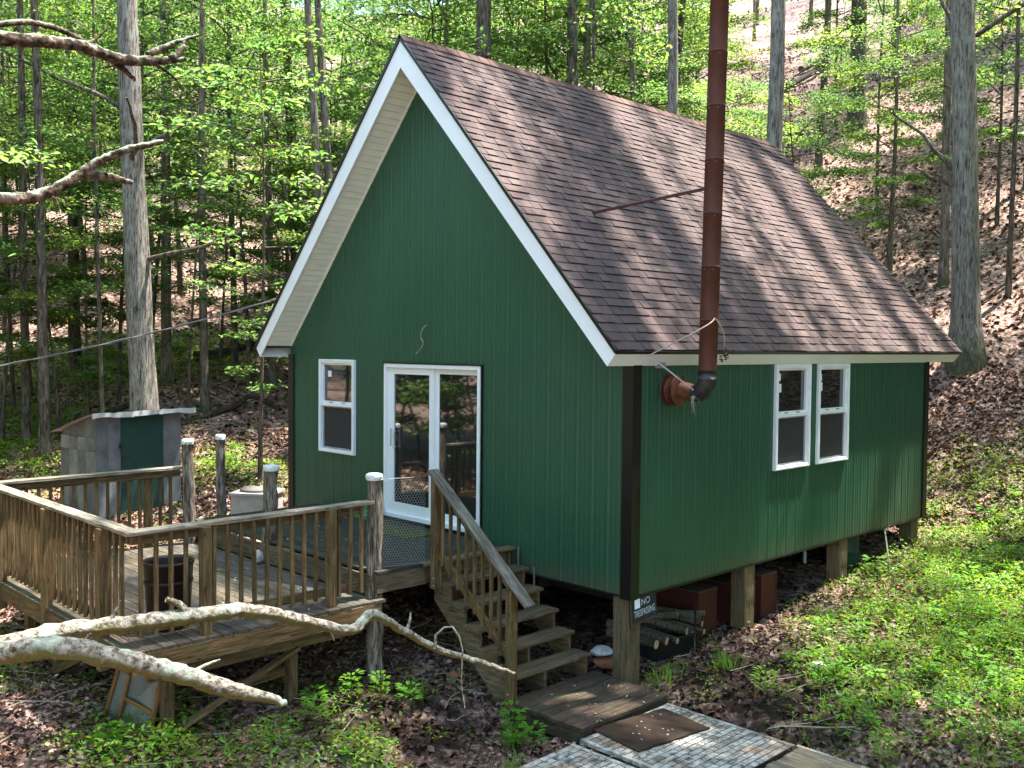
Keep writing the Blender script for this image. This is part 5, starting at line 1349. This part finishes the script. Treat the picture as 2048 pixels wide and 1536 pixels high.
# unseen high crowns added and shaped to shade the cabin and the yard
def layered_crown(seed, rad, z0, z1, nbr, per, lsize, tight=1):
    """long level sprays, mostly running the same way, shaped to lay streaks of shade on the roof"""
    r = random.Random(seed); g = np.random.default_rng(seed); C, limbs = [], []
    for k in range(nbr):
        z = r.uniform(z0, z1); a = r.choice([0, math.pi])+r.gauss(0, .35); yc = r.uniform(-rad, rad)*.85; L = math.sqrt(max(.1, rad*rad-yc*yc))*r.uniform(.5, 1)
        d = np.array([math.cos(a), math.sin(a), .03]); o = np.array([r.uniform(-.3, .3)*rad*.3, yc, z]); t = g.uniform(0, 1, per)[:, None]**.8
        C.append(o+d*L*t+np.stack([g.normal(0, .35, per), g.normal(0, .22*tight, per), g.normal(0, .16, per)], 1))
        limbs.append(([Vector((0, 0, z-abs(yc)*.55-.5)), Vector(o), Vector(o+d*L*.6), Vector(o+d*L)], [.06, .035, .02, .008]))
    C = np.concatenate(C); m_ = len(C); N, T = rand_dirs(m_, .5, g); L = g.uniform(.7, 1.3, m_)*lsize
    V, Fc = leaf_quads(C, N, T, L, L*g.uniform(.5, .75, m_), .14); b = g.uniform(.65, 1.3, m_); c = np.stack([b*1.1, b, b*.9], 1)
    return fastmesh('crown', V, Fc, 'leaf_far', tint=np.repeat(c, 4, 0)), limbs
SHADE = [(8.8, 6.2, (-5.0, -.9), 4.4, 15, 22, 46, 'unseen tall tree added for shade right of the cabin beyond the frame'), (3, 0, (2.0, 9.8), 5.4, 17, 24, 10, None),
         (2, 0, (-1.8, 8.5), 4.8, 17, 23, 8, None), (11.2, .2, (-3.0, 2.0), 4.2, 14, 20, 44, 'unseen tree added for shade at the right of the yard beyond the frame')]
for i, (x, y, off, rd, z0, z1, nb, lab) in enumerate(SHADE):
    cr, lb = layered_crown(300+i, rd, z0, z1, nb, 190 if lab else 620, .16, 1 if lab else .75)
    if lab is None:
        t = HT_[x]; x, y = t.location.x, t.location.y; off = (off[0]-x, off[1]-y)
    else:
        t = tag(new('tree', None, None, Matrix.Translation(Vector((x, y, h(x, y))))), lab, 'tree'); new('trunk', trunk_mesh('trunk', z1-1, .26, .06, 'bark_mid', seed=70+i, n=14)[0], t, W[t])
    o = bpy.data.objects.new('crown', cr); col.objects.link(o); o.parent = t; o.location = (off[0], off[1], 0)
    vv, ff = [], []
    for pts, rad in lb:
        pts = [pts[0]]+[p+Vector((off[0], off[1], 0)) for p in pts[1:]]
        v, f = tube_arrays(pts, rad, 5, cap=False); b = len(vv); vv += v; ff += [tuple(b+i_ for i_ in q) for q in f]
    o = bpy.data.objects.new('limbs', mesh('limbs', vv, ff, 'bark_mid', True)); col.objects.link(o); o.parent = t

# broadleaf weeds one can pick out
def weed_mesh(seed, nl, hgt):
    g = np.random.default_rng(seed); C, N, T, L = [], [], [], []
    for k in range(nl):
        a = k*2.4+g.uniform(-.3, .3); z = hgt*(.3+.7*k/nl); rr = .03+.05*g.random()
        for q in range(3):
            aa = a+(q-1)*.55; d = np.array([math.cos(aa), math.sin(aa), .12]); C.append(np.array([0, 0, z])+d*(rr+.03)); T.append(d); N.append(np.array([-.25*math.cos(aa), -.25*math.sin(aa), 1.0])); L.append(.075*g.uniform(.7, 1.2))
    C, N, T, L = map(np.array, (C, N, T, L)); N /= np.linalg.norm(N, axis=1, keepdims=True); T -= N*(T*N).sum(1, keepdims=True); T /= np.linalg.norm(T, axis=1, keepdims=True)
    V, Fc = leaf_oval(C, N, T, L, L*.5, .1); b = g.uniform(.8, 1.1, len(C)); c = np.stack([b*.8, b, b], 1)
    return fastmesh('leaves', V, Fc, 'weed', tint=np.repeat(c, 6, 0)), mesh('stem', *tube_arrays([(0, 0, -.02), (0, 0, hgt)], [.003, .002], 5), 'weed', tint=[(.6, .8, .6, 1)]*10)
WM = [weed_mesh(i, 8+i*2, .14+.05*i) for i in range(4)]
for (x, y) in [(4.55, 2.0), (4.35, 2.45), (4.7, 2.6), (4.15, 2.9), (4.9, 2.1), (4.6, 3.0), (4.95, 1.7), (4.3, 1.9), (5.1, 2.4), (3.95, 3.3), (4.0, 4.3), (3.75, 5.1),
               (2.1, -2.3), (1.9, -2.5), (1.7, -2.8), (2.3, -2.1), (3.3, -1.6), (3.45, -1.75), (3.55, -1.6), (2.0, -3.0), (1.5, -4.75), (1.75, -4.4), (-.2, -4.3), (-1.0, -4.9), (-1.6, -4.8), (.2, -3.9),
               (6.2, 1.4), (6.5, 2.0), (5.8, .7), (6.9, 1.3), (6.1, .3), (3.6, 7.6), (3.3, 8.2), (4.1, 8.3), (4.3, 9.0)]+[(4.6+2.6*abs(math.sin(q*1.7)), .8+6.5*((q*.37) % 1)) for q in range(60)]:
    k = r_.randrange(4); t = tag(new('weed', None, None, Matrix.Translation(Vector((x, y, h(x, y))))), 'small broadleaf weed growing from the soil near the cabin', 'weed', 'broadleaf weeds around the cabin')
    s = r_.uniform(.8, 1.25)
    for nm, me in (('leaves', WM[k][0]), ('stem', WM[k][1])):
        o = bpy.data.objects.new(nm, me); col.objects.link(o); o.parent = t; o.rotation_euler = (0, 0, r_.uniform(0, 6)); o.scale = (s, s, s)

def debris():
    n = 420; C, N = [], []; g = np.random.default_rng(4); ms = slope_mat(1)
    for k in range(70):
        C.append(tuple(ms @ Vector((g.uniform(.2, RL), g.uniform(.1, SLEN-.2), .02)))); N.append(tuple(Vector((SL, 0, 1)).normalized()))
    for k in range(170): C.append((g.uniform(-2.3, 1.6), g.uniform(-4.5, -2.1), .012)); N.append((0, 0, 1))
    for k in range(120): C.append((g.uniform(-2.3, 1.55), g.uniform(-1.9, -.1), LZ+.012)); N.append((0, 0, 1))
    for k in range(60): C.append((g.uniform(3.0, 3.95), g.uniform(-1.25, -.05), PZ+.012)); N.append((0, 0, 1))
    for k in range(110): C.append((g.uniform(4.0, 6.2), g.uniform(-2.3, -.1), WZ+.02)); N.append((0, 0, 1))
    C = np.array(C); N = np.array(N)+g.normal(0, .25, (len(C), 3)); N /= np.linalg.norm(N, axis=1, keepdims=True)
    T = g.normal(0, 1, (len(C), 3)); T -= N*(T*N).sum(1, keepdims=True); T /= np.linalg.norm(T, axis=1, keepdims=True); L = g.uniform(.012, .05, len(C))
    V, Fc = leaf_oval(C, N, T, L, L*.5, .15); pal = np.array([(.35, .30, .20), (.20, .12, .07), (.45, .42, .30), (.10, .07, .05)]); c = pal[g.integers(0, 4, len(C))]
    return fastmesh('debris', V, Fc, 'litter', tint=np.repeat(c, 6, 0))
tag(new('leaf_bits', debris()), 'small dry leaf bits fallen on the roof, deck and walkway', 'leaf litter', kind='stuff')

# ------------------------------------------------------------------ fallen wood on the slope
def fallen(label, pts, r, mat='deadwood'):
    P = [Vector((x, y, h(x, y)+r*dz)) for x, y, dz in pts]; t = thing('fallen_log', label, 'fallen log', P[0])
    tube('trunk', P, [r*(1-.5*i/(len(P)-1)) for i in range(len(P))], mat, t, n=9, sub=4, ridge=.1, wob=.01, seed=int(r*1000)); return t
def fv(u, dep, dz=.8): x, y = from_view(u, dep); return (x, y, dz)
fallen('forked dark branch lying across the bank right of the grey oak', [fv(330, 21), fv(400, 22), fv(470, 22.6, 1.4), fv(505, 23, 2.5), fv(560, 22.6)], .085)
fallen('long dark log higher on the left bank', [fv(390, 27), fv(440, 27.5), fv(530, 29), fv(600, 30)], .15)
fallen('dark log behind the sapling left of the oak', [fv(150, 21.5), fv(210, 22), fv(262, 22.5)], .11)
fallen('thin dead stick on the sunlit bank beside the cabin', [fv(480, 18.5, 2), fv(540, 19.2, 3), fv(590, 20, 3)], .03)
fallen('second thin stick crossing the sunlit bank', [fv(440, 18.6, 3), fv(500, 19.6, 5), fv(560, 21, 8)], .025)
fallen('pale fallen trunk high on the right hillside', [fv(1590, 48, 1.5), fv(1640, 50, 2), fv(1680, 53, 2)], .18, 'bark_mid')
fallen('dark fallen trunk high on the right hillside', [fv(1560, 44, 1.5), fv(1620, 47, 2), fv(1650, 49, 2)], .16)
fallen('dead stick on the slope right of the oak', [fv(1960, 22, 2), fv(2010, 22.5, 3), fv(2080, 23, 3)], .04)

# ------------------------------------------------------------------ dead limbs reaching in from the left
dt = thing('dead_tree', 'lichen-covered dead limbs reaching in from the left foreground', 'dead tree', (4.9, -8.6, -1.1))
tube('trunk', [(4.95, -8.7, -1.3), (5.0, -8.65, 1.3), (4.9, -8.6, 3.4), (4.7, -8.5, 5.2)], [.17, .14, .11, .06], 'limb', dt, n=14, sub=5, ridge=.05)
def limb(nm, P, R, parent, seed, mat='limb', n=12):
    R = [q*.86 for q in R]
    return tube(nm, P, R, mat, parent, n=16 if n == 12 else n, sub=9, ridge=.12, noise=.05, wob=.0022, seed=seed)
b1 = limb('limb', [(5.05, -8.65, 1.35), (5.669, -7.297, 1.463), (5.843, -6.903, 1.491), (5.848, -6.682, 1.507), (5.883, -6.433, 1.49), (5.93, -6.17, 1.487), (5.932, -5.883, 1.456), (5.921, -5.614, 1.361), (5.924, -5.331, 1.257), (5.918, -5.191, 1.309), (5.94, -5.032, 1.205), (5.974, -4.79, 1.052), (6.016, -4.539, .939), (6.081, -4.334, .847)],
     [.06, .05, .044, .042, .042, .040, .038, .034, .031, .030, .025, .022, .019, .010], dt, 2)
tube('stub', [(5.93, -6.17, 1.492), (5.925, -6.22, 1.55), (5.915, -6.27, 1.575)], [.02, .015, .013], 'limb', b1, n=8)
tube('twig', [(5.993, -4.841, 1.075), (5.994, -4.836, 1.146), (6.02, -4.80, 1.185), (6.054, -4.773, 1.19), (6.08, -4.75, 1.14), (6.095, -4.738, 1.069), (6.10, -4.75, .9), (6.114, -4.735, .764)], [.010, .008, .006, .006, .006, .005, .004, .003], 'limb', b1, n=6)
limb('limb', [(5.05, -8.65, 1.30), (5.668, -7.297, 1.455), (6.058, -6.966, 1.525), (6.262, -6.827, 1.565), (6.379, -6.64, 1.505), (6.461, -6.488, 1.446), (6.502, -6.308, 1.356), (6.58, -6.091, 1.264)], [.055, .050, .048, .046, .043, .040, .037, .014], dt, 3)
limb('limb', [(4.9, -8.6, 3.4), (4.811, -7.168, 4.098), (4.832, -6.575, 4.11), (4.769, -6.35, 4.157), (4.683, -6.149, 4.195), (4.609, -5.939, 4.194), (4.544, -5.717, 4.238), (4.584, -5.531, 4.28)], [.06, .045, .040, .036, .034, .034, .031, .014], dt, 4, 'darklimb')
limb('fork', [(4.573, -5.615, 4.259), (4.566, -5.546, 4.331), (4.532, -5.506, 4.40)], [.026, .02, .008], dt, 5, 'darklimb', 8)
limb('fork', [(4.53, -5.72, 4.276), (4.531, -5.58, 4.364), (4.543, -5.42, 4.448)], [.022, .018, .008], dt, 6, 'darklimb', 8)
limb('fork', [(4.85, -7.4, 4.3), (4.776, -6.772, 4.158), (4.606, -6.366, 4.281), (4.398, -6.147, 4.341), (4.41, -5.994, 4.298), (4.55, -5.86, 4.21)], [.02, .02, .018, .018, .016, .014], dt, 7, 'darklimb', 8)
limb('fork', [(4.60, -5.96, 4.18), (4.549, -5.86, 4.153), (4.489, -5.779, 4.131)], [.02, .018, .01], dt, 8, 'darklimb', 8)
limb('limb', [(4.95, -8.6, 2.7), (5.079, -7.228, 3.246), (5.075, -6.656, 3.319), (5.064, -6.523, 3.338), (5.038, -6.403, 3.394), (5.016, -6.278, 3.479), (5.008, -6.143, 3.492), (4.996, -6.012, 3.475)], [.05, .036, .033, .032, .030, .028, .023, .012], dt, 9, 'darklimb')
limb('fork', [(5.016, -6.278, 3.479), (5.03, -6.188, 3.557), (5.081, -6.06, 3.627), (5.1, -5.894, 3.689)], [.026, .024, .02, .011], dt, 10, 'darklimb', 8)

for k, (p, d, L, mt) in enumerate([((5.88, -6.5, 1.51), (.1, .3, .6), .10, 'limb'), ((5.92, -5.5, 1.33), (.2, .5, -.8), .12, 'limb'), ((6.30, -6.78, 1.56), (.3, .5, .7), .07, 'limb'), ((6.46, -6.45, 1.42), (.2, .9, .3), .14, 'limb'),
        ((5.95, -5.0, 1.19), (-.3, .5, .7), .11, 'limb'), ((4.80, -6.9, 4.12), (0, .6, -.8), .16, 'darklimb'), ((4.66, -6.1, 4.22), (.1, .7, .7), .14, 'darklimb'), ((5.05, -6.45, 3.38), (.1, .5, -.8), .12, 'darklimb'), ((5.07, -6.9, 3.30), (.1, .7, .7), .2, 'darklimb'), ((4.56, -5.7, 4.22), (.1, .8, -.5), .18, 'darklimb')]):
    p = Vector(p); d = Vector(d).normalized()
    tube('stub', [p, p+d*L*.5+Vector((0, .01, .01)), p+d*L], [.011, .007, .003], mt, dt, n=6, sub=2, wob=.002, seed=k)
